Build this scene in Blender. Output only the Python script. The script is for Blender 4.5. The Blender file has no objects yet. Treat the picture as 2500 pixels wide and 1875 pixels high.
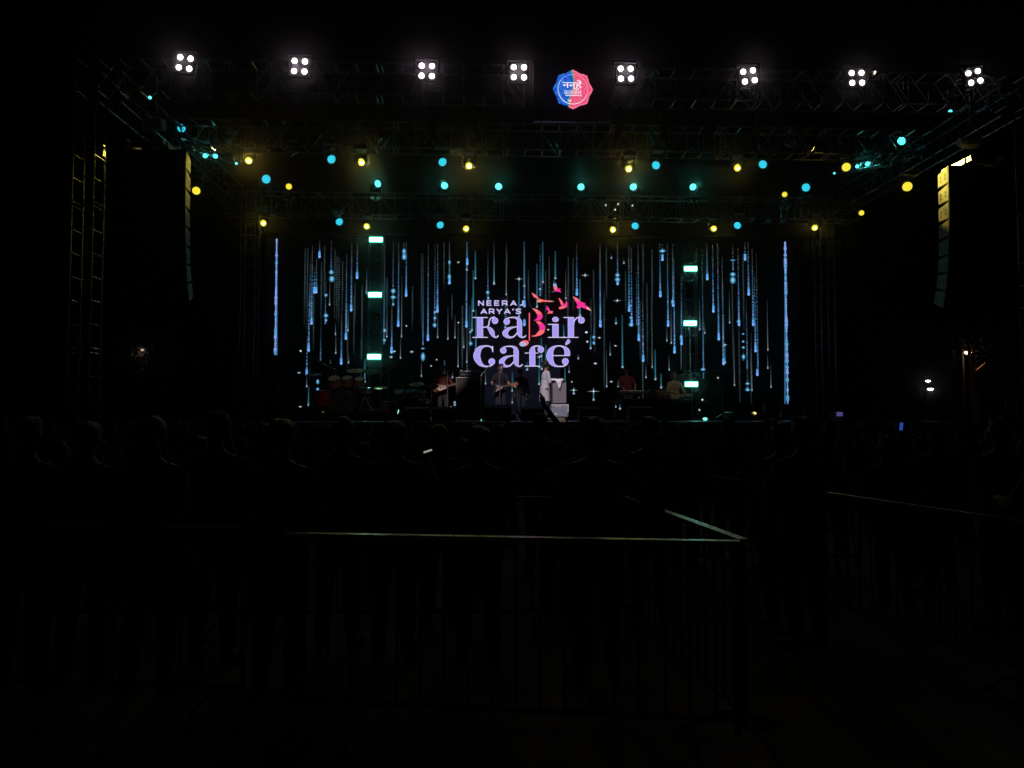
import bpy, math, random
from mathutils import Vector, Matrix, Euler, Quaternion
sc = bpy.context.scene
R = math.radians
random.seed(7)

# ------------------------------------------------------------------ camera, sky, exposure
FPX = 1800.0                 # focal length in pixels of the 2500 px wide photograph
PITCH = R(2.53)
CAMZ = 1.75
TH = R(2.2)                  # the stage is turned this much against the camera's heading
cd = bpy.data.cameras.new('camera'); cam = bpy.data.objects.new('camera', cd)
sc.collection.objects.link(cam); sc.camera = cam
cam.location = (0, 0, CAMZ); cam.rotation_euler = (R(90) + PITCH, 0, 0)
cd.sensor_width = 36; cd.lens = 36 * FPX / 2500; cd.clip_start = 0.1; cd.clip_end = 900
w = bpy.data.worlds.new('World'); sc.world = w; w.use_nodes = True
nt = w.node_tree; bg = nt.nodes['Background']
sky = nt.nodes.new('ShaderNodeTexSky'); sky.sky_type = 'NISHITA'; sky.sun_disc = False
sky.sun_elevation = R(-6); sky.sun_rotation = R(200)
nt.links.new(sky.outputs[0], bg.inputs[0]); bg.inputs[1].default_value = 0.012
sc.view_settings.view_transform = 'Standard'; sc.view_settings.look = 'None'
sc.view_settings.exposure = 0; sc.view_settings.gamma = 1; sc.view_settings.use_curve_mapping = False
cy = sc.cycles; cy.use_denoising = True; cy.max_bounces = 5; cy.diffuse_bounces = 2; cy.glossy_bounces = 3
cy.volume_bounces = 0; cy.sample_clamp_indirect = 3; cy.use_light_tree = True
cy.volume_step_rate = 4

# ------------------------------------------------------------------ helpers
C = sc.collection
def srgb(h):
    h = h.lstrip('#'); c = [int(h[i:i+2], 16) / 255 for i in (0, 2, 4)]
    return tuple(x / 12.92 if x <= .04045 else ((x + .055) / 1.055) ** 2.4 for x in c)

MATS = {}
def mat(name, col, rough=.6, metal=0., noise=.25, scale=8., bump=0., spec=.5):
    if name in MATS: return MATS[name]
    m = bpy.data.materials.new(name); m.use_nodes = True; n = m.node_tree.nodes; l = m.node_tree.links
    b = n['Principled BSDF']; b.inputs['Roughness'].default_value = rough; b.inputs['Metallic'].default_value = metal
    b.inputs['Specular IOR Level'].default_value = spec
    tc = n.new('ShaderNodeTexCoord'); nz = n.new('ShaderNodeTexNoise'); nz.inputs['Scale'].default_value = scale
    nz.inputs['Detail'].default_value = 5
    l.new(tc.outputs['Object'], nz.inputs['Vector'])
    mx = n.new('ShaderNodeMix'); mx.data_type = 'RGBA'
    mx.inputs[6].default_value = tuple(c * (1 - noise) for c in col) + (1,)
    mx.inputs[7].default_value = tuple(min(1, c * (1 + noise)) for c in col) + (1,)
    l.new(nz.outputs['Fac'], mx.inputs[0]); l.new(mx.outputs[2], b.inputs['Base Color'])
    mr = n.new('ShaderNodeMapRange'); mr.inputs[3].default_value = max(.03, rough - .12); mr.inputs[4].default_value = min(1, rough + .12)
    l.new(nz.outputs['Fac'], mr.inputs[0]); l.new(mr.outputs[0], b.inputs['Roughness'])
    if bump:
        bp = n.new('ShaderNodeBump'); bp.inputs['Strength'].default_value = bump; bp.inputs['Distance'].default_value = .02
        l.new(nz.outputs['Fac'], bp.inputs['Height']); l.new(bp.outputs[0], b.inputs['Normal'])
    MATS[name] = m; return m

def emis(name, col, k):
    if name in MATS: return MATS[name]
    m = bpy.data.materials.new(name); m.use_nodes = True; n = m.node_tree.nodes; l = m.node_tree.links
    n.remove(n['Principled BSDF']); e = n.new('ShaderNodeEmission')
    e.inputs[0].default_value = tuple(col) + (1,); e.inputs[1].default_value = k
    l.new(e.outputs[0], n['Material Output'].inputs[0]); MATS[name] = m; return m

def led_content(name, k=1.0):
    """a video screen's picture: every pixel's light comes from the face colour of the picture"""
    m = bpy.data.materials.new(name); m.use_nodes = True; n = m.node_tree.nodes; l = m.node_tree.links
    n.remove(n['Principled BSDF']); e = n.new('ShaderNodeEmission'); a = n.new('ShaderNodeVertexColor'); a.layer_name = 'Col'
    l.new(a.outputs[0], e.inputs[0]); e.inputs[1].default_value = k
    l.new(e.outputs[0], n['Material Output'].inputs[0]); return m

class MB:
    def __init__(s): s.v = []; s.f = []; s.c = []; s.sm = []
    def add(s, vs, fs, col=None, smooth=False):
        o = len(s.v); s.v += [tuple(v) for v in vs]
        for f in fs: s.f.append(tuple(i + o for i in f)); s.c.append(col); s.sm.append(smooth)
        return s
    def box(s, c, d, rot=None, col=None):
        c = Vector(c); x, y, z = d[0] / 2, d[1] / 2, d[2] / 2
        vs = [Vector((a, b, e)) for a in (-x, x) for b in (-y, y) for e in (-z, z)]
        if rot is not None: vs = [rot @ v for v in vs]
        return s.add([v + c for v in vs], [(0, 1, 3, 2), (4, 6, 7, 5), (0, 4, 5, 1), (2, 3, 7, 6), (0, 2, 6, 4), (1, 5, 7, 3)], col)
    def bbox(s, c, d, b=.01):
        """box with chamfered vertical and top edges"""
        x, y, z = d[0] / 2, d[1] / 2, d[2] / 2; c = Vector(c); vs = []; fs = []
        prof = [(x - b, y), (x, y - b)]
        def ring(zz, ins):
            X, Y = x - ins, y - ins
            return [(X - b, -Y, zz), (X, -Y + b, zz), (X, Y - b, zz), (X - b, Y, zz), (-X + b, Y, zz), (-X, Y - b, zz), (-X, -Y + b, zz), (-X + b, -Y, zz)]
        for zz, ins in ((-z, b), (-z + b, 0), (z - b, 0), (z, b)): vs += [c + Vector(p) for p in ring(zz, ins)]
        for k in range(3):
            for i in range(8): fs.append((k * 8 + i, k * 8 + (i + 1) % 8, k * 8 + 8 + (i + 1) % 8, k * 8 + 8 + i))
        fs.append(tuple(range(7, -1, -1))); fs.append(tuple(range(24, 32)))
        return s.add(vs, fs)
    def cyl(s, p0, p1, r0, r1=None, n=8, caps=True, col=None):
        r1 = r0 if r1 is None else r1; p0 = Vector(p0); p1 = Vector(p1); d = (p1 - p0)
        if d.length < 1e-6: return s
        q = d.to_track_quat('Z', 'Y'); vs = []
        for p, r in ((p0, r0), (p1, r1)):
            for i in range(n):
                a = 2 * math.pi * i / n; vs.append(p + q @ Vector((r * math.cos(a), r * math.sin(a), 0)))
        fs = [(i, (i + 1) % n, n + (i + 1) % n, n + i) for i in range(n)]
        s.add(vs, fs, col, n > 8)
        if caps: s.add(vs, [tuple(range(n - 1, -1, -1)), tuple(range(n, 2 * n))], col)
        return s
    def tube(s, pts, r, n=6):
        for a, b in zip(pts[:-1], pts[1:]): s.cyl(a, b, r, r, n)
        return s
    def disc(s, c, nrm, r, n=16, col=None, ry=None):
        c = Vector(c); q = Vector(nrm).to_track_quat('Z', 'Y'); ry = ry or r
        vs = [c + q @ Vector((r * math.cos(2 * math.pi * i / n), ry * math.sin(2 * math.pi * i / n), 0)) for i in range(n)]
        return s.add(vs, [tuple(range(n))], col)
    def ell(s, c, rad, n=10, m=7, rot=None, col=None, z0=-1., z1=1.):
        c = Vector(c); vs = []
        a0, a1 = math.asin(z0), math.asin(z1)
        for j in range(m + 1):
            t = a0 + (a1 - a0) * j / m
            for i in range(n):
                a = 2 * math.pi * i / n
                v = Vector((rad[0] * math.cos(t) * math.cos(a), rad[1] * math.cos(t) * math.sin(a), rad[2] * math.sin(t)))
                if rot is not None: v = rot @ v
                vs.append(c + v)
        fs = [(j * n + i, j * n + (i + 1) % n, (j + 1) * n + (i + 1) % n, (j + 1) * n + i) for j in range(m) for i in range(n)]
        fs += [tuple(range(n - 1, -1, -1)), tuple(range(m * n, m * n + n))]
        return s.add(vs, fs, col, True)
    def caps(s, p0, p1, r0, r1, n=10):
        """closed tapered capsule"""
        p0 = Vector(p0); p1 = Vector(p1); d = p1 - p0
        if d.length < 1e-5: return s
        q = d.to_track_quat('Z', 'Y'); L = d.length; vs = []; rings = []
        for t in (-90, -55, -20, 0): rings.append((math.sin(R(t)) * r0, max(.0005, math.cos(R(t)) * r0)))
        for t in (0, 20, 55, 90): rings.append((L + math.sin(R(t)) * r1, max(.0005, math.cos(R(t)) * r1)))
        for z, r in rings:
            for i in range(n): a = 2 * math.pi * i / n; vs.append(p0 + q @ Vector((r * math.cos(a), r * math.sin(a), z)))
        k = len(rings)
        fs = [(j * n + i, j * n + (i + 1) % n, (j + 1) * n + (i + 1) % n, (j + 1) * n + i) for j in range(k - 1) for i in range(n)]
        fs += [tuple(range(n - 1, -1, -1)), tuple(range((k - 1) * n, k * n))]
        return s.add(vs, fs, None, True)
    def prism(s, pts, th, M=None, col=None):
        """outline in local x,z extruded +-th/2 along y"""
        n = len(pts); vs = [Vector((x, -th / 2, z)) for x, z in pts] + [Vector((x, th / 2, z)) for x, z in pts]
        if M is not None: vs = [M @ v for v in vs]
        fs = [tuple(range(n)), tuple(range(2 * n - 1, n - 1, -1))] + [(i, i + n, (i + 1) % n + n, (i + 1) % n) for i in range(n)]
        return s.add(vs, fs, col)
    def mesh(s, name):
        me = bpy.data.meshes.new(name); me.from_pydata(s.v, [], s.f)
        if any(s.sm): me.polygons.foreach_set('use_smooth', s.sm)
        if any(c is not None for c in s.c):
            ca = me.color_attributes.new('Col', 'FLOAT_COLOR', 'CORNER'); dat = []
            for p, c in zip(me.polygons, s.c): dat += list((c or (0, 0, 0)) + (1,)) * p.loop_total
            ca.data.foreach_set('color', dat)
        me.update(); return me
    def build(s, name, m, parent=None, loc=None):
        return link(name, s.mesh(name), m, parent, loc)

def link(name, me, m, parent=None, loc=None):
    if m is not None and not me.materials: me.materials.append(m)
    o = bpy.data.objects.new(name, me); C.objects.link(o); o.parent = parent
    if loc is not None: o.location = loc
    return o

def tag(o, label=None, cat=None, group=None, kind=None):
    if label: o['label'] = label
    if cat: o['category'] = cat
    if group: o['group'] = group
    if kind: o['kind'] = kind
    return o
def thing(name, label, cat, loc=(0, 0, 0), rz=0., group=None):
    o = bpy.data.objects.new(name, None); C.objects.link(o); o.empty_display_size = .1
    o.location = loc; o.rotation_euler = (0, 0, rz); return tag(o, label, cat, group)
def copy_tree(o, parent=None):
    c = o.copy(); C.objects.link(c); c.parent = parent
    for ch in list(o.children): copy_tree(ch, c)
    return c

# stage frame: u to the right, v away from the camera
cT, sT = math.cos(TH), math.sin(TH)
def W(u, v, z=0.): return Vector((u * cT - v * sT, u * sT + v * cT, z))
def ray(px, py):
    x = (px - 1250) / FPX; y = 1.; z = (937.5 - py) / FPX
    return Vector((x, y * math.cos(PITCH) - z * math.sin(PITCH), y * math.sin(PITCH) + z * math.cos(PITCH)))
def P(px, py, v):
    """stage coordinates (u, v, z) of what the photograph shows at px, py, given its distance v up the stage"""
    d = ray(px, py); ru = d.x * cT + d.y * sT; rv = -d.x * sT + d.y * cT; t = v / rv
    return (ru * t, v, CAMZ + d.z * t)
def PW(px, py, v): return W(*P(px, py, v))
def PG(px, py, z):
    """world point at height z"""
    d = ray(px, py); t = (z - CAMZ) / d.z; return Vector((d.x * t, d.y * t, z))
def PD(px, dist): return (px - 1250) / FPX * dist
U0 = 1.87

# ------------------------------------------------------------------ materials
M_alu = mat('truss_aluminium', (.30, .31, .31), .28, .95, .2, 30)
M_black = mat('black_paint', (.02, .02, .021), .45, 0, .3, 12)
M_matte = mat('matte_black', (.012, .012, .012), .92, 0, .2, 12, 0, .1)
M_cab = mat('black_cabinet', (.03, .03, .032), .6, 0, .3, 25, .2)
M_cloth = mat('black_drape', (.012, .012, .013), .95, 0, .3, 5, .3)
M_deck = mat('stage_floor', (.03, .03, .03), .35, 0, .35, 3, .05)
M_ground = mat('trodden_earth', (.26, .22, .17), .95, 0, .5, 3.5, .8)
M_steel = mat('galvanised_steel', (.5, .5, .5), .38, .9, .25, 20)
M_dull = mat('dull_galvanised', (.10, .10, .10), .75, .2, .3, 20)
M_rail = mat('barrier_rail', (.36, .37, .36), .34, .95, .3, 25)
M_chrome = mat('chrome', (.75, .75, .75), .12, 1., .08, 30)
M_screen = mat('screen_face', (.01, .01, .012), .5, 0, .2, 60)
M_content = led_content('led_picture', 1.)
M_white = mat('white_trim', (.75, .73, .72), .5)
E_yel = emis('yellow_lens', srgb('#f6e23e'), 1.1)
E_hot = emis('yellow_lamp_core', (1, .72, .14), 40)
E_hot2 = emis('yellow_lamp_core_dim', (1, .74, .16), 20)
E_cyan = emis('cyan_lens', srgb('#48e6f4'), 1.0)
E_cyanb = emis('cyan_lens_back', srgb('#0cb2dc'), 1.)
E_wash = emis('cyan_led_cell', (.12, .95, .9), 3)
E_bulb = emis('white_lamp', (1, .86, .88), 9)
E_strobe = emis('strobe_core', (.45, 1, .82), 7)
E_strobe2 = emis('strobe_rim', (.0, .75, .48), 1.0)

# ------------------------------------------------------------------ ground
g = MB(); random.seed(3); NX, NY = 60, 60
gv = []
def gcoord(i, n, near, far): t = i / n; return near + (far - near) * t ** 2.2
ys = [gcoord(j, NY, -6, 700) for j in range(NY + 1)]
for y in ys:
    for i in range(NX + 1):
        t = (i / NX - .5) * 2; x = math.copysign(abs(t) ** 2.2, t) * 600
        gv.append((x, y, random.uniform(-.012, .0) if y < 16 else -.01))
g.add(gv, [(j * (NX + 1) + i, j * (NX + 1) + i + 1, (j + 1) * (NX + 1) + i + 1, (j + 1) * (NX + 1) + i) for j in range(NY) for i in range(NX)])
tag(g.build('ground', M_ground), kind='structure')

def mat_woven():
    m = mat('woven_mat', (.10, .05, .035), .9, 0, .2, 40, .3); n = m.node_tree.nodes; l = m.node_tree.links
    b = n['Principled BSDF']; tc = n.new('ShaderNodeTexCoord'); wv = n.new('ShaderNodeTexWave'); wv.inputs['Scale'].default_value = 9
    wv.bands_direction = 'Y'; wv.inputs['Distortion'].default_value = .8
    cr = n.new('ShaderNodeValToRGB'); cr.color_ramp.elements[0].color = (.16, .05, .035, 1); cr.color_ramp.elements[1].color = (.10, .13, .05, 1)
    l.new(tc.outputs['Object'], wv.inputs[0]); l.new(wv.outputs['Fac'], cr.inputs[0]); l.new(cr.outputs[0], b.inputs['Base Color'])
    return m
def mat_strip(u0, u1, v0, v1, z):
    b = MB(); n = 40; vs = []
    for j in range(n + 1):
        for i in range(5):
            vs.append(Vector((u0 + (u1 - u0) * i / 4, v0 + (v1 - v0) * j / n, z + .006 * math.sin(j * 1.7 + i))))
    b.add(vs, [(j * 5 + i, j * 5 + i + 1, (j + 1) * 5 + i + 1, (j + 1) * 5 + i) for j in range(n) for i in range(4)])
    return b
tag(mat_strip(1.35, 2.25, 1.5, 15.6, .016).build('floor_mat', mat_woven()), 'striped woven mat laid on the ground along the aisle between the barriers', 'mat')

# ------------------------------------------------------------------ trusses
SEG = .46; SEC = SEG * 6
def truss_section_meshes(w_, h_, L=SEC, r=.024, diag=True):
    """box truss section along +x, from z=0 (bottom) to h_, y 0..w_"""
    ch = MB(); la = MB(); n = max(1, round(L / SEG)); st = (L - .10) / n
    for y in (0, w_):
        for z in (0, h_): ch.cyl((0.01, y, z), (L - .01, y, z), r, r, 8)
    for y in (0, w_):
        for z in (0, h_):
            ch.cyl((0.0, y, z), (.05, y, z), r * 1.5, r * 1.5, 8)
    for k in range(n + 1):
        x = .05 + st * k
        for z in (0, h_): la.cyl((x, 0, z), (x, w_, z), r * .55, None, 6)
        for y in (0, w_): la.cyl((x, y, 0), (x, y, h_), r * .38, None, 6)
        if k < n and diag:
            for y in (0, w_):
                a, b = ((0, h_) if k % 2 else (h_, 0)); la.cyl((x, y, a), (x + st, y, b), r * .32, None, 6)
    return ch.mesh('truss_section'), la.mesh('lattice')
TM = {}
def truss(name, label, p0, p1, w_, h_, roll=0., r=.024, group=None, cat='truss', bottom=True):
    """box truss from p0 to p1 (world): p0/p1 run along the near bottom chord"""
    p0 = Vector(p0); p1 = Vector(p1); d = p1 - p0; L = d.length; n = max(1, round(L / SEC)); l = L / n
    diag = name != 'truss_tower'; key = (round(l, 3), w_, h_, r, diag)
    if key not in TM:
        a, b = truss_section_meshes(w_, h_, l, r, diag); a.materials.append(M_alu); b.materials.append(M_alu); TM[key] = (a, b)
    a, b = TM[key]
    t = thing(name, label, cat, p0, group=group)
    x = d.normalized()
    if abs(x.z) > .95: zz = Vector((-sT, cT, 0)); y = zz.cross(x).normalized(); zz = x.cross(y)
    else: y = Vector((0, 0, 1)).cross(x).normalized(); zz = x.cross(y)
    t.rotation_mode = 'QUATERNION'
    t.rotation_quaternion = Matrix((x, y, zz)).transposed().to_quaternion() @ Quaternion((1, 0, 0), roll)
    for k in range(n):
        s = link('truss_section', a, None, t, (k * l, 0, 0))
        tag(link('lattice', b, None, s), kind='stuff')
    return t
ZF = 8.38            # underside of the front truss
truss('lighting_truss', 'front box truss carrying the white four-lamp blinders across the top, left of the round badge', W(U0 - 10.2, 15.0, ZF), W(U0 - .98, 15.0, ZF), .46, .66, group='lighting trusses over the stage')
truss('lighting_truss', 'front box truss carrying the white four-lamp blinders across the top, right of the round badge', W(U0 + .78, 15.0, ZF), W(U0 + 10.2, 15.0, ZF), .46, .66, group='lighting trusses over the stage')
truss('lighting_truss', 'dim middle box truss with the upper row of yellow and cyan lamps hanging under it', W(U0 - 9.4, 17.75, 8.28), W(U0 + 9.4, 17.75, 8.28), .45, .64, group='lighting trusses over the stage')
truss('lighting_truss', 'dim rear box truss above the video wall with six cyan wash lights standing on it', W(U0 - 9.4, 21.5, 7.66), W(U0 + 9.4, 21.5, 7.66), .45, .64, group='lighting trusses over the stage')
for s, nm in ((-1, 'left'), (1, 'right')):
    truss('side_truss', 'side box truss running back from the front truss on the %s of the stage' % nm, W(U0 + s * 9.5 + (.0 if s < 0 else .46), 15.5, ZF - .02), W(U0 + s * 9.5 + (.0 if s < 0 else .46), 23.4, ZF - .02), .46, .66, group='side trusses')
    truss('truss_tower', 'slim ladder-like truss tower at the front %s corner of the stage' % nm, W(U0 + s * 9.95 - .22, 15.0, 0.12), W(U0 + s * 9.95 - .22, 15.0, ZF + .64), .42, .42, group='corner truss towers', cat='tower')
    truss('truss_tower', 'dim truss tower at the rear %s corner behind the side drape' % nm, W(U0 + s * 9.4 - .22, 23.6, 0.12), W(U0 + s * 9.4 - .22, 23.6, ZF + .64), .45, .45, group='corner truss towers', cat='tower')
truss('corner_truss', 'short angled truss with small cyan lights under the left end of the middle truss', PW(470, 366, 18.3), PW(566, 398, 20.3), .3, .3, r=.018, group='short corner trusses')
truss('corner_truss', 'short angled truss with small cyan lights under the right end of the middle truss', PW(2056, 421, 20.4), PW(2150, 402, 18.4), .3, .3, r=.018, group='short corner trusses')

# base plates of the towers
def base_plate(u, v, label):
    b = MB(); b.box((0, 0, .05), (1.1, 1.1, .1)); b.box((0, 0, .11), (.5, .5, .03))
    t = b.build('tower_base', M_steel, None, W(u, v, 0)); t.rotation_euler.z = TH; tag(t, label, 'base plate', 'tower base plates')
for s, nm in ((-1, 'left'), (1, 'right')):
    base_plate(U0 + s * 9.95, 15.2, 'square steel base plate under the front %s truss tower' % nm)

# pipe arm on the left tower
t = thing('pipe_arm', 'horizontal pipe clamped to the front left tower beside the speaker hang', 'pipe', W(U0 - 9.7, 14.9, 0), TH)
b = MB(); a = P(248, 359, 14.85); e = P(322, 359, 14.85)
z1 = a[2]; b.cyl((a[0] - U0 + 9.7, 0, z1), (e[0] - U0 + 9.7, 0, z1), .025); b.box((a[0] - U0 + 9.68, 0, z1 - .06), (.10, .10, .22)); b.build('pipe', M_alu, t)
b = MB(); b.cyl((a[0] - U0 + 9.8, 0, z1 - .28), (a[0] - U0 + 10.2, 0, z1 - .28), .018); b.cyl((a[0] - U0 + 10.2, 0, z1 - .27), (a[0] - U0 + 10.25, 0, z1 - .42), .02)
b.build('bracket', M_alu, t)

# ------------------------------------------------------------------ stage
DZ = 1.63
st = thing('stage', 'raised black concert stage with a dark skirt along its front', 'stage', W(U0, 16.2, 0), TH)
b = MB()
b.box((0, 5.5, DZ - .08), (20.4, 11.0, .16)); b.build('deck', M_deck, st)
b = MB(); n = 160
vs = []
for i in range(n + 1):
    x = -10.1 + 20.2 * i / n; y = .06 + .03 * math.sin(i * 1.9) + .015 * math.sin(i * 4.3)
    vs += [(x, y, .02), (x, y * .6 + .03, DZ - .165)]
b.add(vs, [(2 * i, 2 * i + 2, 2 * i + 3, 2 * i + 1) for i in range(n)]); b.build('skirt', M_cloth, st)
b = MB(); b.box((0, -.02, DZ - .05), (20.4, .03, .06)); b.build('edge_strip', M_steel, st)
# platforms
def platform(px0, px1, v0, dep, h, label):
    u0 = P(px0, 1000, v0)[0]; u1 = P(px1, 1000, v0)[0]
    t = thing('platform', label, 'platform', W((u0 + u1) / 2, v0, DZ), TH, 'black platforms on the stage')
    b = MB(); b.bbox((0, dep / 2, h - .06), (u1 - u0, dep, .12), .01); b.build('platform_top', M_deck, t)
    b = MB(); nn = 30; vs = []
    for i in range(nn + 1):
        x = (-.5 + i / nn) * (u1 - u0) * .99; y = .04 + .015 * math.sin(i * 2.1)
        vs += [(x, y, 0.003), (x, y, h - .125)]
    b.add(vs, [(2 * i, 2 * i + 2, 2 * i + 3, 2 * i + 1) for i in range(nn)]); b.build('valance', M_cloth, t)
    b = MB()
    for sx in (-1, 1):
        for yy in (.08, dep - .08): b.cyl((sx * ((u1 - u0) / 2 - .08), yy, 0.003), (sx * ((u1 - u0) / 2 - .08), yy, h - .12), .025)
    b.build('leg_frame', M_steel, t)
    return t
platform(700, 945, 20.6, 2.6, .24, 'low black platform under the drum kit with the red shell')
platform(1518, 1690, 20.9, 1.7, .62, 'high black platform carrying the tabla and its seated player')
platform(1790, 1905, 21.2, .8, .25, 'low black platform at stage right with a bottle on it')

# side drapes behind
def drape(px0, px1, v, z0, z1, label, name='drape'):
    u0 = P(px0, 800, v)[0]; u1 = P(px1, 800, v)[0]; b = MB(); n = 70; vs = []
    for i in range(n + 1):
        x = u0 + (u1 - u0) * i / n; y = .10 * math.sin(i * 1.35) + .04 * math.sin(i * 3.1)
        vs += [W(x, v + y, z0), W(x, v + y * .6, z1)]
    b.add(vs, [(2 * i, 2 * i + 2, 2 * i + 3, 2 * i + 1) for i in range(n)], None, True)
    return tag(b.build(name, M_cloth), label, 'drape', 'black side drapes')
drape(470, 640, 24.6, DZ, 8.0, 'black drape hanging left of the video wall')
drape(1962, 2120, 25.3, DZ, 8.0, 'black drape hanging right of the video wall')

# ------------------------------------------------------------------ video wall
VW = 26.0
wall = thing('video_wall', 'huge dark LED wall showing falling blue light drops and the band name', 'video screen', W(U0, VW, 0), TH)
uL = P(652, 700, VW)[0]; uR = P(1950, 700, VW)[0]; zT = P(1300, 578, VW)[2]; zB = DZ + .02
b = MB(); b.box(((uL + uR) / 2 - U0, .12, (zT + zB) / 2), (uR - uL, .2, zT - zB)); b.build('screen_panel', M_screen, wall)
b = MB()
for x in (uL - U0 - .04, uR - U0 + .04): b.box((x, .1, (zT + zB) / 2), (.06, .26, zT - zB + .1))
b.box(((uL + uR) / 2 - U0, .1, zT + .04), (uR - uL + .14, .26, .06)); b.build('screen_frame', M_black, wall)
def S(px, py, lay=0):
    """point of the wall's face seen at px,py in the wall's own coordinates; lay lifts it by half millimetres"""
    u, v, z = P(px, py, VW); return Vector((u - U0, .012 - .0006 * lay, z))
def sc3(c, k): return tuple(x * k for x in c)
BL = srgb('#62b4ee'); BL2 = srgb('#8fb2ff'); TEAL = srgb('#3f8fa8'); PALE = srgb('#c4d8e4'); DIMC = srgb('#2c444a')
LAV = srgb('#a89cf6'); LAVE = srgb('#ded4ff')
content = MB()
def q(px0, py0, px1, py1, col, lay=1, B=None):
    (B or content).add([S(px0, py0, lay), S(px1, py0, lay), S(px1, py1, lay), S(px0, py1, lay)], [(0, 1, 2, 3)], col)
def blob(px, py, w_, h_, col, lay=2, n=12, B=None):
    (B or content).add([S(px + w_ / 2 * math.cos(2 * math.pi * i / n), py - h_ / 2 * math.sin(2 * math.pi * i / n), lay) for i in range(n)], [tuple(range(n))], col)
rnd = random.Random(11)
def lean(px, py, y0): return px + (py - y0) * .0155 * (px - 1250) / 620
def streak(px, y0, y1, ty):
    L = max(1, y1 - y0); lx = lambda y: lean(px, y, y0)
    if ty in 'dm':
        y = y0; wq = 3.1 if ty == 'd' else 2.6
        while y < y1:
            t = (y - y0) / L; h = rnd.choice([2.2, 2.8, 3.4, 5]) * (1 + 1.0 * t); k = (.08 + .80 * t ** 1.5) * (1 if ty == 'd' else .6) * rnd.uniform(.7, 1.1)
            c = PALE if t < .30 else (BL if rnd.random() < .75 else BL2); wd = wq * (.62 + .5 * t)
            q(lx(y) - wd / 2, y, lx(y) + wd / 2, min(y + h, y1), sc3(c, k)); y += h + rnd.choice([2.4, 3.0, 4.2]) * (1.35 - .95 * t)
        if ty == 'd':
            q(lx(y1) - 2.6, y1 - 16, lx(y1) + 2.6, y1 - 3, sc3(srgb('#58a8f4'), .95), 2); blob(lx(y1), y1 - 3.5, 6.2, 6.5, sc3(srgb('#7fb4ff'), 1.0), 3)
    elif ty == 'f':
        y = y0
        while y < y1:
            t = (y - y0) / L; k = .5 * math.sin(math.pi * min(1, t * .8 + .15)) * rnd.uniform(.5, 1.1)
            q(lx(y) - 1.5, y, lx(y) + 1.5, y + 2.2, sc3(srgb('#6d8a90'), k)); y += 6.1
    elif ty in 'tT':
        wd = 1.7 if ty == 't' else 3.2; n = 8; c = srgb('#9fb4bc') if ty == 't' else TEAL
        for i in range(n):
            a, e = y0 + L * i / n, y0 + L * (i + 1) / n; t = (i + 1) / n
            q(lx(a) - wd / 2, a, lx(a) + wd / 2, e, sc3(c, (.03 + .34 * t ** 2) if ty == 't' else (.14 + .5 * t ** 1.4)))
        blob(lx(y1), y1 - 1.5, 3.6 if ty == 't' else 5.6, 5, sc3(srgb('#b3cdea'), .6), 3)
    elif ty == 'B':
        y = y0; q(px - 1.2, y0, px + 1.2, y1, sc3(BL, .4))
        while y < y1:
            h = rnd.uniform(3, 9); wd = rnd.choice([2.6, 3.2, 4, 4.8, 7]); t = (y - y0) / L
            q(lx(y) - wd / 2, y, lx(y) + wd / 2, min(y + h, y1), sc3(BL2 if rnd.random() < .6 else BL, .95 if wd < 7 else .8), 2); y += h + rnd.uniform(.3, 1.6)
def glyph(px, py, w_, h_):
    blob(px, py, w_, h_, sc3(TEAL, .42), 2); blob(px, py, w_ * .62, h_ * .8, sc3(BL, .75), 3); blob(px, py - h_ * .05, w_ * .3, h_ * .4, sc3(srgb('#9fd0ff'), .95), 4)
def star(px, py, s):
    a = s / 2; c = srgb('#cfe6f4')
    for k, ww in ((1, .7), (.5, 1.3)):
        content.add([S(px - a * k, py, 4), S(px, py - ww, 4), S(px + a * k, py, 4), S(px, py + ww, 4)], [(0, 1, 2, 3)], sc3(c, .6))
        content.add([S(px, py - a * .55 * k, 4.5), S(px + ww, py, 4.5), S(px, py + a * .55 * k, 4.5), S(px - ww, py, 4.5)], [(0, 1, 2, 3)], sc3(c, .9))
    blob(px, py, 2.6, 2.6, (1, 1, 1), 5)
def blk(sx, ox, oy, s, g=(), stars=(), dots=()):
    for x, a, e, ty in sx: streak(ox + x / s, max(583 + 5 * (abs(ox + x / s - 1250) < 500), oy + a / s), oy + e / s, ty)
    for x, y, ww, hh in g: glyph(ox + x / s, oy + y / s, ww / s, hh / s)
    for x, y, r_ in stars: star(ox + x / s, oy + y / s, r_ / s * 1.3)
    for x, y in dots: blob(ox + x / s, oy + y / s, 4.5, 4.5, srgb('#dbe2e8'), 4)
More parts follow.
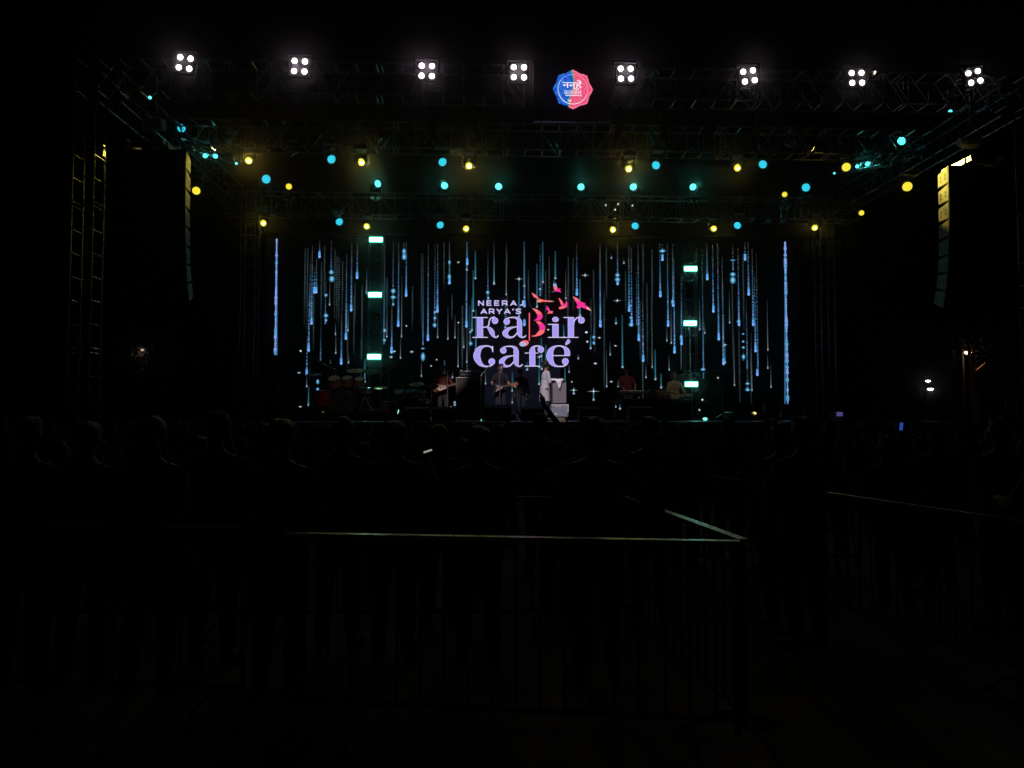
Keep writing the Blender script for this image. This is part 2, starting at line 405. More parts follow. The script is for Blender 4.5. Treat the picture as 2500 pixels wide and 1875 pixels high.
blk([(222,190,1100,'f'),(252,180,1150,'f'),(285,240,1000,'m'),(272,600,1420,'d'),(308,150,1095,'d'),(333,400,720,'d'),(358,300,720,'d'),(395,70,295,'d'),
     (418,350,1080,'f'),(410,1080,1525,'m'),(455,150,780,'f'),(468,480,1090,'m'),(536,80,440,'m'),(517,580,860,'t'),(580,190,1000,'f'),(605,280,1050,'f'),
     (585,1080,1215,'t'),(590,1220,1440,'t'),(630,300,1080,'f'),(670,340,930,'f'),(660,930,1575,'d'),(720,250,1275,'d'),(738,930,1170,'t'),(742,1430,1555,'t'),
     (781,110,935,'d'),(820,590,1100,'f'),(848,110,545,'d'),(905,620,1250,'f'),(898,1260,1500,'f'),(960,420,720,'t'),(1175,130,1330,'m'),(1205,530,860,'f'),
     (1203,860,1245,'t'),(1280,110,870,'m'),(1262,860,1440,'d'),(1345,120,1120,'d'),(1382,500,1240,'t'),(1367,1260,1500,'t'),(1408,110,300,'d'),(1437,110,760,'d'),
     (1510,640,1150,'f'),(1620,240,1150,'f'),(1640,240,1340,'m'),(1700,140,1290,'d'),(1780,130,1130,'m'),(1812,130,950,'d'),(1812,950,1250,'t'),(1890,110,650,'f'),
     (1955,110,610,'d'),(1935,870,1270,'t'),(2020,970,1255,'t'),(2058,1080,1600,'t'),(2110,870,1600,'f'),(2125,1100,1370,'t'),(2167,130,380,'d'),(2160,380,1130,'d'),(2162,1130,1545,'t')],
    700, 570, 4.916,
    [(470,740,44,40),(470,985,60,52),(470,1042,40,40),(535,465,62,52),(540,545,72,78),(1278,690,60,60),(1278,765,72,42),(1278,850,30,40),(1408,215,50,70),(1410,280,62,80),
     (1635,1380,50,20),(1635,1480,55,110),(1778,945,40,36),(1778,1015,42,40),(1775,1100,54,50),(1953,345,36,50),(1952,520,46,70),(1952,600,46,20),(1175,1165,50,44),(1173,1280,48,30)],
    [(2060,345,34),(2060,1070,30),(1437,1110,24),(1500,1420,56),(1290,1415,50),(1252,1482,56),(1800,1515,22),(1733,1590,22)], [(167,1410)])
blk([(72,200,1120,'d'),(283,120,620,'d'),(122,700,1620,'f'),(265,1005,1085,'T'),(195,1290,1460,'t'),(340,980,1610,'T'),(380,460,950,'f'),(418,150,940,'d'),(447,180,1110,'d'),
     (512,460,1100,'m'),(530,130,1290,'d'),(590,140,700,'f'),(585,680,1540,'d'),(637,600,1560,'f'),(693,710,1610,'f'),(792,120,765,'d'),(822,130,330,'d'),(882,130,1120,'d'),
     (875,1120,1290,'t'),(925,830,1320,'t'),(945,130,880,'d'),(958,300,1440,'d'),(1047,480,1100,'m'),(1050,1000,1340,'d'),(1047,1340,1620,'f'),(1268,780,1155,'t'),
     (1300,250,1620,'m'),(1357,130,560,'d'),(1425,150,950,'d'),(1485,130,1285,'d'),(1330,1080,1200,'t'),(1540,290,1580,'d'),(1572,1330,1555,'T'),(1660,600,1620,'f'),
     (1667,130,440,'m'),(1730,180,1110,'d'),(1790,250,1170,'f'),(1797,1400,1530,'m'),(1812,110,325,'d'),(1850,110,745,'d'),(1830,780,1620,'m'),(1900,180,1110,'d'),
     (1928,480,1425,'d'),(1950,250,1620,'m'),(1625,690,1075,'t'),(2080,790,1400,'t'),(2085,1450,1620,'t'),(210,250,300,'t'),(360,300,360,'t')],
    1450, 570, 4.916,
    [(283,500,62,46),(283,552,72,54),(283,600,32,40),(447,1010,52,30),(447,1095,64,50),(822,210,84,40),(945,820,40,60),(1668,320,84,12),(1668,490,74,50),(1668,560,74,90),
     (1738,1055,52,40),(1793,1205,36,20),(1793,1297,36,30),(1795,1368,46,28),(1797,1480,50,60),(440,870,44,30),(1050,1245,40,60)],
    [(282,805,80),(260,1347,36),(1572,1337,60),(20,1560,46)])
blk([(365,1000,1205,'d'),(1355,1120,1325,'m'),(1385,870,1320,'t'),(1432,1120,1205,'d'),(1537,1120,1295,'t'),(1250,880,1280,'t'),(1012,1100,1225,'m'),(838,900,1155,'f'),(745,1050,1160,'t'),
     (637,1000,1235,'T'),(683,1185,1300,'T'),(565,1110,1220,'t'),(612,900,1140,'t'),(540,1000,1480,'f'),(240,1000,1320,'f'),(258,1000,1290,'t'),(350,1240,1290,'T'),
     (330,1415,1450,'t'),(363,1425,1465,'T'),(157,1300,1395,'T'),(1380,1000,1420,'f')][1:], 1400, 540, 3.19,
    [(1357,1312,42,24),(1357,1265,38,20),(1010,1155,44,22)], [(157,1325,80),(295,1250,26)], [(1005,1390),(1127,1220),(98,865),(108,938),(980,1470)])
blk([(478,900,1205,'d'),(475,1205,1290,'t'),(490,1290,1435,'T'),(928,1080,1255,'T'),(897,1150,1300,'m'),(1368,1090,1210,'t'),(1548,1080,1200,'T'),(1610,1170,1220,'t'),
     (1628,1400,1435,'T'),(1598,1440,1475,'T'),(660,1080,1110,'f')], 600, 540, 3.19,
    [(560,1250,26,40),(560,1310,26,30)], [(1628,1410,26),(1598,1448,26),(425,1445,26),(415,1180,30)], [(427,1010)])
blk([(122,-400,880,'d'),(225,0,635,'T'),(205,430,930,'T'),(257,-300,130,'T'),(450,-300,470,'m'),(545,-200,215,'T'),(930,140,720,'T'),(1013,-400,570,'d'),(1013,730,860,'d'),
     (1207,-100,570,'T'),(1255,-400,400,'m'),(1285,20,400,'f'),(1340,0,870,'f'),(1490,-300,130,'T'),(1690,-200,700,'f'),(1820,-400,390,'d'),(1870,130,700,'T'),(2180,-400,880,'d'),
     (720,500,890,'T'),(180,800,1160,'m'),(125,880,1420,'t'),(78,940,1190,'t'),(55,560,1560,'f'),(265,600,1230,'T'),(2085,600,1150,'m'),(2035,990,1210,'T'),
     (1620,840,1040,'T'),(1845,1290,1370,'t'),(1345,1150,1420,'T'),(1275,1040,1330,'T'),(1245,1300,1500,'T'),(1075,0,520,'f'),(1650,0,440,'t'),(2080,0,600,'f'),(2040,440,990,'f')],
    1120, 660, 6.32, [(447,340,64,60),(455,430,44,60),(180,950,52,40),(185,1130,64,60),(2085,1030,66,50),(2085,1120,50,60),(1255,290,50,40)],
    [(930,132,110),(1950,75,110),(2105,1437,60),(1380,915,50),(2170,1040,60),(1245,1337,80)], [(1975,955),(1985,1100)])
blk([(262,400,720,'t'),(745,500,850,'T'),(742,860,1060,'t'),(890,600,895,'t'),(865,780,1190,'T'),(985,910,1000,'t'),(1010,330,470,'T'),(1225,400,730,'T'),(1272,80,460,'T'),
     (1690,430,750,'T'),(1850,780,900,'T'),(1765,360,510,'t'),(1930,180,265,'t')], 1150, 840, 7.373, [], [(985,910,34),(1850,830,120),(1815,677,24),(890,600,24)])
for px, y1 in ((1097,692),(1140,660),(1206,690),(1280,700),(1325,690),(1236,720)): streak(px, 590, y1, rnd.choice('tTf'))
for i in range(22):
    px = rnd.uniform(745, 1860); a = rnd.uniform(590, 800); streak(px, a, a + rnd.uniform(60, 200), rnd.choice('fff'))
for i in range(0): star(rnd.uniform(800, 1850), rnd.uniform(620, 980), rnd.choice([5, 6, 8]))
streak(675.5, 583, 867, 'B'); streak(1917, 590, 986, 'B')
q(1183, 893, 1368, 1012, srgb('#0c0f17'), .5)
o = content.build('light_drops', M_content, wall); tag(o, kind='stuff')

# --- lettering (traced from the wall at its own distance); coordinates in a 6.32x enlargement
def Lp(x, y): return (1120 + x / 6.32, 660 + y / 6.32)
class Ink:
    def __init__(s): s.b = MB(); s.k = 6
    def poly(s, pts, col, lay):
        s.b.add([S(*Lp(x, y), lay) for x, y in pts], [tuple(range(len(pts)))], col)
    def rect(s, x0, y0, x1, y1, e=5):
        s.poly([(x0 - e, y0 - e), (x1 + e, y0 - e), (x1 + e, y1 + e), (x0 - e, y1 + e)], LAVE, s.k)
        if min(x1 - x0, y1 - y0) > 20: s.poly([(x0 + 1, y0 + 1), (x1 - 1, y0 + 1), (x1 - 1, y1 - 1), (x0 + 1, y1 - 1)], LAV, s.k + 4)
        s.k += .07
    def ball(s, x, y, rx, ry=None):
        ry = ry or rx; n = 20
        for r_, c, l in ((4, LAVE, 0), (-2, LAV, 4)):
            s.poly([(x + (rx + r_) * math.cos(2 * math.pi * i / n), y + (ry + r_) * math.sin(2 * math.pi * i / n)) for i in range(n)], c, s.k + l)
        s.k += .07
    def swell(s, pts, e=4, n=6):
        """pen stroke with changing width through (x, y, w)"""
        P_ = []
        for i in range(len(pts) - 1):
            a = pts[max(0, i - 1)]; b_ = pts[i]; c = pts[i + 1]; d = pts[min(len(pts) - 1, i + 2)]
            for j in range(n):
                t = j / n; P_.append([.5 * ((2 * b_[k]) + (-a[k] + c[k]) * t + (2 * a[k] - 5 * b_[k] + 4 * c[k] - d[k]) * t * t + (-a[k] + 3 * b_[k] - 3 * c[k] + d[k]) * t ** 3) for k in range(3)])
        P_.append(list(pts[-1]))
        for ex, col, l in ((e, LAVE, 0), (-2.5, LAV, 4)):
            L_, R_ = [], []
            for i, (x, y, w_) in enumerate(P_):
                x0, y0, _ = P_[max(0, i - 1)]; x1, y1, _ = P_[min(len(P_) - 1, i + 1)]; dx, dy = x1 - x0, y1 - y0; m = math.hypot(dx, dy) or 1
                hw = max(0.6 if ex > 0 else 0.05, w_ / 2 + ex); L_.append((x - dy / m * hw, y + dx / m * hw)); R_.append((x + dy / m * hw, y - dx / m * hw))
            for i in range(len(P_) - 1): s.poly([L_[i], L_[i + 1], R_[i + 1], R_[i]], col, s.k + l)
        s.k += .07
    def build(s, name): return s.b.build(name, M_content, wall)
k_ = Ink(); k_.swell([(370,880,6),(430,872,8),(462,845,10),(470,790,10),(490,745,10),(530,725,12),(560,725,16)]); k_.ball(560, 777, 45)
k_.swell([(440,880,10),(480,905,50),(515,960,66),(530,1000,40),(560,1030,18),(590,1030,10),(612,1005,8)])
k_.rect(285, 730, 370, 1030); k_.rect(215, 724, 445, 730, 3); k_.rect(215, 1031, 445, 1037, 3); k_.build('letter')
def small_a(dx, dy):
    a = Ink(); D = lambda pts: [(x + dx, y + dy, w_) for x, y, w_ in pts]
    a.swell(D([(722,785,30),(745,745,12),(800,728,8),(870,728,16),(920,755,46),(938,800,68),(938,850,70)]))
    a.ball(740 + dx, 790 + dy, 44)
    a.swell(D([(905,872,6),(840,878,12),(770,905,40),(715,965,74),(740,1010,50),(790,1034,22),(850,1020,12),(905,960,8)]))
    a.rect(905 + dx, 800 + dy, 972 + dx, 975 + dy, 5)
    a.swell(D([(938,965,66),(945,995,56),(965,1025,26),(995,1034,12),(1020,1022,8),(1036,1002,8)]))
    a.build('letter')
small_a(0, 0); small_a(-53, 446)
i_ = Ink(); i_.ball(1493, 757, 46, 36); i_.rect(1450, 840, 1535, 1030); i_.rect(1380, 830, 1532, 836, 3); i_.rect(1380, 1031, 1600, 1037, 3); i_.build('letter')
r_ = Ink(); r_.swell([(1772,830,8),(1785,775,10),(1815,740,12),(1855,724,12),(1895,724,16)]); r_.ball(1893, 770, 46)
r_.rect(1690, 730, 1774, 1030); r_.rect(1620, 724, 1770, 730, 3); r_.rect(1612, 1031, 1845, 1037, 3); r_.build('letter')
c_ = Ink(); c_.swell([(522,1215,4),(500,1185,10),(450,1168,12),(390,1172,22),(320,1210,62),(278,1320,98),(320,1425,66),(380,1472,26),(440,1483,12),(500,1466,14),(545,1425,20)])
c_.ball(510, 1408, 47); c_.poly([(512,1170),(530,1168),(530,1266),(524,1266),(500,1195)], LAVE, 6); c_.build('letter')
f_ = Ink(); f_.swell([(1136,1260,80),(1142,1215,66),(1165,1180,26),(1210,1167,12),(1250,1172,12),(1270,1185,14)]); f_.ball(1267, 1222, 45)
f_.rect(1096, 1240, 1176, 1474); f_.rect(1020, 1475, 1250, 1481, 3); f_.rect(1022, 1273, 1094, 1278, 3); f_.rect(1180, 1273, 1228, 1278, 3); f_.build('letter')
e_ = Ink(); e_.swell([(1676,1308,80),(1672,1250,74),(1640,1200,44),(1590,1172,14),(1540,1166,10),(1480,1180,24),(1425,1235,74),(1405,1320,94),(1430,1415,70),(1480,1465,30),(1540,1482,12),(1620,1476,12),(1675,1440,16)])
e_.ball(1645, 1405, 47); e_.rect(1455, 1313, 1712, 1318, 3)
e_.swell([(1650,1150,8),(1672,1120,36),(1702,1086,48),(1712,1078,36)]); e_.build('letter')
# band line above: plain round letters
cap = Ink()
def bar(B, p, w_=17, lay=9.):
    for i in range(len(p) - 1):
        (x0, y0), (x1, y1) = p[i], p[i + 1]; dx, dy = x1 - x0, y1 - y0; m = math.hypot(dx, dy) or 1; nx, ny = -dy / m * w_ / 2, dx / m * w_ / 2; ex, ey = dx / m * w_ / 2.6, dy / m * w_ / 2.6
        B.poly([(x0 + nx - ex, y0 + ny - ey), (x1 + nx + ex, y1 + ny + ey), (x1 - nx + ex, y1 - ny + ey), (x0 - nx - ex, y0 - ny - ey)], srgb('#cfc6ff'), lay + B.k * .1); B.k += .06
GL = {'N': (72, [[(0,1),(0,0),(1,1),(1,0)]]), 'E': (62, [[(1,0),(0,0),(0,1),(1,1)],[(0,.5),(.88,.5)]]), 'R': (72, [[(0,1),(0,0),(.7,0),(.95,.14),(.95,.46),(.7,.6),(0,.6)],[(.55,.6),(1,1)]]),
      'A': (84, [[(0,1),(.5,0),(1,1)],[(.2,.7),(.8,.7)]]), 'J': (46, [[(.95,0),(.95,.75),(.7,1),(.15,.95)]]), 'Y': (74, [[(0,0),(.5,.55),(1,0)],[(.5,.55),(.5,1)]]),
      'S': (68, [[(1,.1),(.75,0),(.2,0),(0,.22),(.2,.46),(.8,.54),(1,.78),(.8,1),(.2,1),(0,.9)]]), "'": (8, [[(.9,0),(0,.22)]])}
def word(txt, x0, x1, y0, y1):
    tot = sum(GL[c][0] for c in txt); gap = (x1 - x0 - tot) / (len(txt) - 1); x = x0
    for ch in txt:
        w_, st_ = GL[ch]; B = Ink(); B.k = 6
        for s_ in st_: bar(B, [(x + a * w_, y0 + e * (y1 - y0)) for a, e in s_])
        B.build('letter'); x += w_ + gap
word('NEERAJ', 308, 990, 472, 538); word("ARYA'S", 345, 955, 598, 664)
# winged letter, note and birds in pink and coral
PK = srgb('#f8329a'); CO = srgb('#ff6e78'); CR = srgb('#ffb0a8')
B = Ink()
B.poly([(1082,655),(1098,655),(1098,1085),(1082,1085)], CO, 8)
n = 24
B.poly([(1008 + 74 * math.cos(2 * math.pi * i / n), 1127 + 46 * math.sin(2 * math.pi * i / n) - 12 * math.cos(2 * math.pi * i / n)) for i in range(n)], CO, 9)
B.poly([(992 + 52 * math.cos(2 * math.pi * i / n), 1138 + 32 * math.sin(2 * math.pi * i / n)) for i in range(n)], srgb('#8fc0e8'), 10)
B.poly([(1130,585),(1200,600),(1258,640),(1200,640),(1175,618)], CR, 8); B.poly([(1140,592),(1195,604),(1262,642),(1288,676),(1210,682),(1178,630)], CO, 8.5)
B.poly([(1211,684),(1289,678),(1296,705),(1283,742),(1250,772),(1155,777),(1192,752),(1215,722)], PK, 9)
B.poly([(1190,787),(1250,787),(1290,812),(1228,835)], CO, 9.3); B.poly([(1228,837),(1292,814),(1325,850),(1336,890),(1330,905),(1243,925),(1247,880)], PK, 9.6)
B.poly([(1241,928),(1330,908),(1318,958),(1268,1000),(1180,1022),(1105,1016),(1185,998)], CO, 9.9)
B.poly([(1088,500),(1110,560),(1132,582),(1100,562)], srgb('#2b3a33'), 8)
B.build('letter')
def bird(parts):
    b_ = Ink()
    for i, (pts, col) in enumerate(parts): b_.poly(pts, col, 8 + i * .5)
    b_.build('bird')
GRY = srgb('#3a4450'); BLU = srgb('#7fb0e8')
bird([([(1465,140),(1495,190),(1500,205),(1455,215)], GRY), ([(1453,212),(1502,200),(1518,262),(1480,262),(1460,240)], BLU), ([(1457,238),(1500,250),(1520,262),(1527,285),(1490,312),(1475,305)], CO),
      ([(1500,295),(1530,283),(1582,280),(1555,304),(1587,340),(1525,326),(1480,326)], PK), ([(1426,325),(1480,312),(1472,336),(1440,341)], GRY)])
bird([([(1122,342),(1180,372),(1240,432),(1215,438),(1160,412)], CO), ([(1205,470),(1240,438),(1285,450),(1276,488),(1240,495),(1212,486)], srgb('#ff8a6a')), ([(1278,452),(1380,465),(1480,478),(1400,487),(1278,482)], CO), ([(1400,470),(1480,478),(1404,486)], CR)])
bird([([(1538,420),(1590,465),(1618,520),(1585,545)], CO), ([(1590,520),(1645,512),(1655,465),(1677,502),(1672,560),(1600,566)], PK), ([(1543,570),(1600,548),(1676,560),(1630,582),(1590,597),(1548,596)], CO)])
bird([([(1760,400),(1830,430),(1878,482),(1808,484)], CO), ([(1800,470),(1876,480),(1965,516),(1940,528),(2010,572),(1985,600),(1900,572),(1880,562),(1850,590),(1816,576),(1832,540)], PK), ([(1985,560),(2022,590),(2045,627),(1968,594)], CR)])
bird([([(1365,545),(1396,592),(1415,632),(1388,640),(1350,590)], PK), ([(1385,640),(1415,628),(1462,630),(1440,650),(1460,666),(1400,660),(1364,676)], CO)])

# ------------------------------------------------------------------ round badge screen
BV = 14.82
uc, _, zc = P(1398.5, 218.5, BV)
badge = thing('round_badge_screen', 'round scalloped blue and pink video badge with white Hindi lettering at the top centre', 'video screen', W(uc, BV, zc), TH)
px = BV / FPX * 1.0
b = MB(); b.box((0, .06, -.02), (1.62, .1, 1.18)); b.build('backing_panel', M_black, badge)
b = MB(); b.box((0, .05, -.64), (1.64, .05, .05)); b.build('bottom_rail', M_alu, badge)
bd = MB()
def bp(x, y, lay): return Vector((x * px, -.004 - .0008 * lay, y * px))
def rad(a):
    t = (a / (math.pi / 4)) % 1; t = min(t, 1 - t) * 2
    return 44.8 + 6.2 * (1 - t) ** 3.2 + 1.6 * max(0, math.sin(2 * math.pi * t * .75 - .6))
BB = srgb('#1248c4'); BB2 = srgb('#2a7cd4'); PP = srgb('#f04a80'); PP2 = srgb('#f27888'); GG = srgb('#5aa07c')
NA, NR = 144, 14; rr = random.Random(5)
for i in range(NA):
    a0, a1 = 2 * math.pi * i / NA, 2 * math.pi * (i + 1) / NA
    for j in range(NR):
        t0, t1 = j / NR, (j + 1) / NR; am = (a0 + a1) / 2; tm = (t0 + t1) / 2; x, y = rad(am) * tm * math.cos(am), rad(am) * tm * math.sin(am)
        sep = 4 * math.sin(y / 13.) - 1 - (y < -10) * (y + 10) * -.28
        if tm > .985 or (rad(am) * tm > 48.5): c = srgb('#56606c')
        elif x < sep - 2: c = BB if rr.random() < .55 else (BB2 if rr.random() < .75 else srgb('#4a86e8'))
        elif x < sep + 2: c = GG
        else: c = PP if rr.random() < .72 else PP2
        if tm > .93 and x > sep: c = srgb('#ff7a9c')
        bd.add([bp(rad(a) * t * math.cos(a), rad(a) * t * math.sin(a), 0) for a, t in ((a0, t0), (a1, t0), (a1, t1), (a0, t1))], [(0, 1, 2, 3)], c)
bd.build('emblem', M_content, badge)
rg = MB(); N = 72
for i in range(N):
    a0, a1 = 2 * math.pi * i / N, 2 * math.pi * (i + 1) / N; s_ = math.cos((a0 + a1) / 2 - R(240)); wd = 1.0 + .8 * max(0, s_); c = srgb('#e4f4ff') if s_ > -.2 else (srgb('#a8d0ff') if math.cos((a0 + a1) / 2) < 0 else srgb('#ffa8b4'))
    rg.add([bp(r_ * math.cos(a), r_ * math.sin(a), 2) for a, r_ in ((a0, 38 - wd), (a1, 38 - wd), (a1, 38), (a0, 38))], [(0, 1, 2, 3)], c)
rg.build('ring', M_content, badge)
def text_part(txt, x0, x1, ytop, ybot, lay=3, bold=.02, col=(.92, .86, 1)):
    cu = bpy.data.curves.new('t', 'FONT'); cu.body = txt; cu.offset = bold; cu.resolution_u = 2
    o = bpy.data.objects.new('t', cu); C.objects.link(o); bpy.context.view_layer.update()
    me = bpy.data.meshes.new_from_object(o.evaluated_get(bpy.context.evaluated_depsgraph_get()))
    bpy.data.objects.remove(o)
    xs = [v.co.x for v in me.vertices]; ys_ = [v.co.y for v in me.vertices]; a, b_, c, d = min(xs), max(xs), min(ys_), max(ys_)
    for v in me.vertices:
        X = x0 + (v.co.x - a) / (b_ - a) * (x1 - x0); Y = ybot + (v.co.y - c) / (d - c) * (ytop - ybot); v.co = bp(X, Y, lay)
    me.name = 'lettering'; me.materials.clear(); return link('lettering', me, emis('badge_white', col, 1.), badge)
text_part('नन्हें', -26, 23, 24, -3, bold=.012)
text_part('कलाकार', -22, 22, -3.5, -13, bold=.0)
tl = MB(); rr = random.Random(2); x = -19
while x < 20:
    wd = rr.uniform(1.4, 2.6); tl.add([bp(x, -14, 4), bp(x + wd, -14, 4), bp(x + wd, -16.4 - rr.random(), 4), bp(x, -16.4, 4)], [(0, 1, 2, 3)], (.9, .85, 1)); x += wd + rr.choice([.5, .5, 1.4])
for i in range(14):
    x, y = rr.uniform(-14, -4), rr.uniform(-33, -26); tl.add([bp(x + dx, y + dy, 4) for dx, dy in ((-.8, -.8), (.8, -.8), (.8, .8), (-.8, .8))], [(0, 1, 2, 3)], (.9, 1, .95))
tl.build('small_lettering', M_content, badge)

# ------------------------------------------------------------------ lamps
def basis(aim):
    aim = Vector(aim).normalized(); return aim
def light(kind, parent, loc, col, energy, **kw):
    ld = bpy.data.lights.new('lamp_light', kind); ld.color = col; ld.energy = energy
    for k, v in kw.items(): setattr(ld, k, v)
    o = bpy.data.objects.new('lamp_light', ld); C.objects.link(o); o.parent = parent; o.location = loc; return o
def blinder(px_, py_, tilt, lab, skew=0.):
    u, v, z = P(px_, py_, 14.86); t = thing('blinder_light', lab, 'stage light', W(u, v, z), TH + skew, 'four-lamp white blinders on the front truss')
    RT = Matrix.Rotation(tilt, 3, 'Y'); s = .105
    b = MB(); b.box((0, .07, 0), (.42, .10, .42), RT)
    b.build('housing', M_matte, t)
    b = MB(); b.cyl((-.25, .06, 0), (-.25, .1, .0), .02); b.tube([(-.25, .07, 0), (-.25, .07, .30), (.25, .07, .30), (.25, .07, 0)], .014); b.build('yoke', M_matte, t)
    for sx in (-1, 1):
        for sz in (-1, 1):
            c = RT @ Vector((sx * s, 0, sz * s)); b = MB(); b.ell(c + Vector((0, .0, 0)), (.055, .03, .055), 14, 6); b.build('lamp', E_bulb, t)
            b = MB(); nn = 16; vs = []
            for i in range(nn):
                a = 2 * math.pi * i / nn
                for r2, yy in ((.092, -.012), (.062, .012)): vs.append(c + RT @ Vector((r2 * math.cos(a), yy, r2 * math.sin(a))))
            b.add(vs, [(2 * i, 2 * i + 1, (2 * i + 3) % (2 * nn), (2 * i + 2) % (2 * nn)) for i in range(nn)], None, True); b.build('reflector', M_matte, t)
    lo = light('SPOT', t, (0, -.06, 0), (1, .70, .86), 11, spot_size=R(60), spot_blend=1., shadow_soft_size=.12); lo.rotation_euler = (R(-70), 0, 0)
    return t
ORD = ['first', 'second', 'third', 'fourth', 'fifth', 'sixth', 'seventh', 'eighth']
for i, (x, y, tl_) in enumerate([(399,136,.12),(647,143,.04),(922,153,.02),(1121,156,0),(1352,159,-.02),(1618,164,-.16),(1851,168,-.04),(2105,166,.32)]):
    lab = '%s glowing four-lamp blinder from the left along the front truss' % ORD[i]
    if i == 3: lab = 'glowing four-lamp blinder just left of the round badge'
    if i == 4: lab = 'glowing four-lamp blinder just right of the round badge'
    blinder(x * 1.1302, y * 1.1302, tl_ if i != 7 else -.25, lab)

def forward_light(t, L, col, e, cone=34):
    d = (Vector((0, 0, CAMZ)) - Vector(L)).normalized(); dl = d
    if t.rotation_euler.z: dl = Matrix.Rotation(-t.rotation_euler.z, 3, 'Z') @ d
    lo = light('SPOT', t, dl * .09, col, e, spot_size=R(cone), spot_blend=1., shadow_soft_size=.05)
    lo.rotation_mode = 'QUATERNION'; lo.rotation_quaternion = (-dl).to_track_quat('Z', 'Y'); return lo
HEADM = {}
def head_light(name, px_, py_, v, aim, mode, lab, rad_=.085, stand=False, glow=0, grp=None):
    """moving head: base, yoke, head and lens; the lens sits at the given point"""
    u, v, z = P(px_, py_, v); L = W(u, v, z); a = Vector(aim).normalized(); q_ = a.to_track_quat('Z', 'Y'); up = -1 if stand else 1
    piv = -a * .14; base_z = up * .34
    t = thing(name, lab, 'stage light', L, 0, grp)
    b = MB(); b.box(piv + Vector((0, 0, base_z)), (.30, .26, .11), Matrix.Rotation(TH, 3, 'Z')); b.box(piv + Vector((0, 0, base_z + up * .09)), (.08, .05, .09)); b.build('lamp_base', M_black, t)
    b = MB()
    side = Vector((cT, sT, 0)) * (rad_ + .07)
    for s in (-1, 1): b = MB(); b.cyl(piv + side * s, piv + side * s + Vector((0, 0, base_z - up * .05)), .022); b.build('yoke_arm', M_black, t)
    b = MB(); b.cyl(-a * .30, -a * .02, rad_ * .75, rad_ * 1.22, 16); b.cyl(-a * .02, a * .012, rad_ * 1.22, rad_ * 1.14, 16, False); b.build('lamp_head', M_black, t)
    if mode == 'y':
        b = MB(); b.disc(a * .006, a, rad_, 20); b.build('lens', E_yel, t)
        if glow: forward_light(t, L, (1, .72, .12), (8, 22)[glow > 1]); b = MB(); b.ell(a * .008 + q_ @ Vector((.12 * rad_, -.15 * rad_, 0)), (rad_ * (.46 if glow > 1 else .38),) * 3, 10, 6); b.build('lamp_core', E_hot if glow > 1 else E_hot2, t)
    elif mode == 'c':
        b = MB(); b.disc(a * .002, a, rad_, 20); l_ = b.build('lens', E_cyanb, t)
        b = MB()
        for r2, n2 in ((0, 1), (.40, 6), (.80, 12)):
            for k in range(n2):
                an = 2 * math.pi * k / n2 + r2; b.disc(a * .008 + q_ @ Vector((rad_ * r2 * math.cos(an), rad_ * r2 * math.sin(an), 0)), a, rad_ * .175, 8)
        b.build('led_cells', E_cyan if not glow else E_wash, t)
    return t
def tocam(px_, py_, v, dx=0, dz=0):
    d = Vector((0, 0, CAMZ)) - PW(px_, py_, v); d.normalize(); return d + Vector((dx, 0, dz))
A_, Bn, k = 1.1302, 'row of lamps under the middle truss', 0
for i, (x, y, gl) in enumerate([(537,347,2),(781,351,2),(1013,358,2),(1358,365,2),(1593,363,1),(1828,361,0)]):
    head_light('beam_light', x * A_, y * A_, 17.6, tocam(x * A_, y * A_, 17.6, (-.05, .1, .0, -.1, .05, .1)[i]), 'y', '%s yellow beam light from the left in the row under the middle truss' % ORD[i], .08 if gl else .10, glow=gl, grp='yellow beam lights')
for i, (x, y) in enumerate([(716,344),(956,350),(1417,357),(1648,355)]):
    head_light('wash_light', x * A_, y * A_, 17.6, tocam(x * A_, y * A_, 17.6, (.45, .4, -.4, -.5)[i], -.45), 'c', '%s cyan wash light from the left in the row under the middle truss' % ORD[i], .10, grp='cyan wash lights')
for i, (x, y, gl) in enumerate([(569,482,1),(792,489,1),(1007,494,1),(1324,496,2),(1542,494,1),(1760,492,1)]):
    head_light('beam_light', x * A_, y * A_, 21.4, tocam(x * A_, y * A_, 21.4, (.05, -.1, 0, .05, .1, -.05)[i]), 'y', '%s yellow beam light from the left in the lowest lamp row, under the rear truss' % ORD[i], .086, glow=gl, grp='yellow beam lights')
for i, (x, y) in enumerate([(733,479),(951,486),(1372,488),(1593,487)]):
    head_light('wash_light', x * A_, y * A_, 21.4, tocam(x * A_, y * A_, 21.4, (.45, .4, -.3, -.5)[i], -.45), 'c', '%s cyan wash light from the left in the lowest lamp row, under the rear truss' % ORD[i], .105, grp='cyan wash lights')
for i, (x, y) in enumerate([(816,397),(960,401),(1077,403),(1255,404),(1368,404),(1497,404)]):
    t = head_light('wash_light', x * A_, y * A_, 21.6, tocam(x * A_, y * A_, 21.6, (.5, .1, 0, 0, -.1, -.3)[i], .25), 'c', '%s cyan cell wash light from the left standing on top of the rear truss' % ORD[i], .10, stand=True, glow=1, grp='cyan wash lights')
    lo = light('SPOT', t, (0, -.30, .0), (.1, 1., .8), 11, spot_size=R(80), spot_blend=.9, shadow_soft_size=.08); lo.rotation_euler = (R(-96), 0, 0)
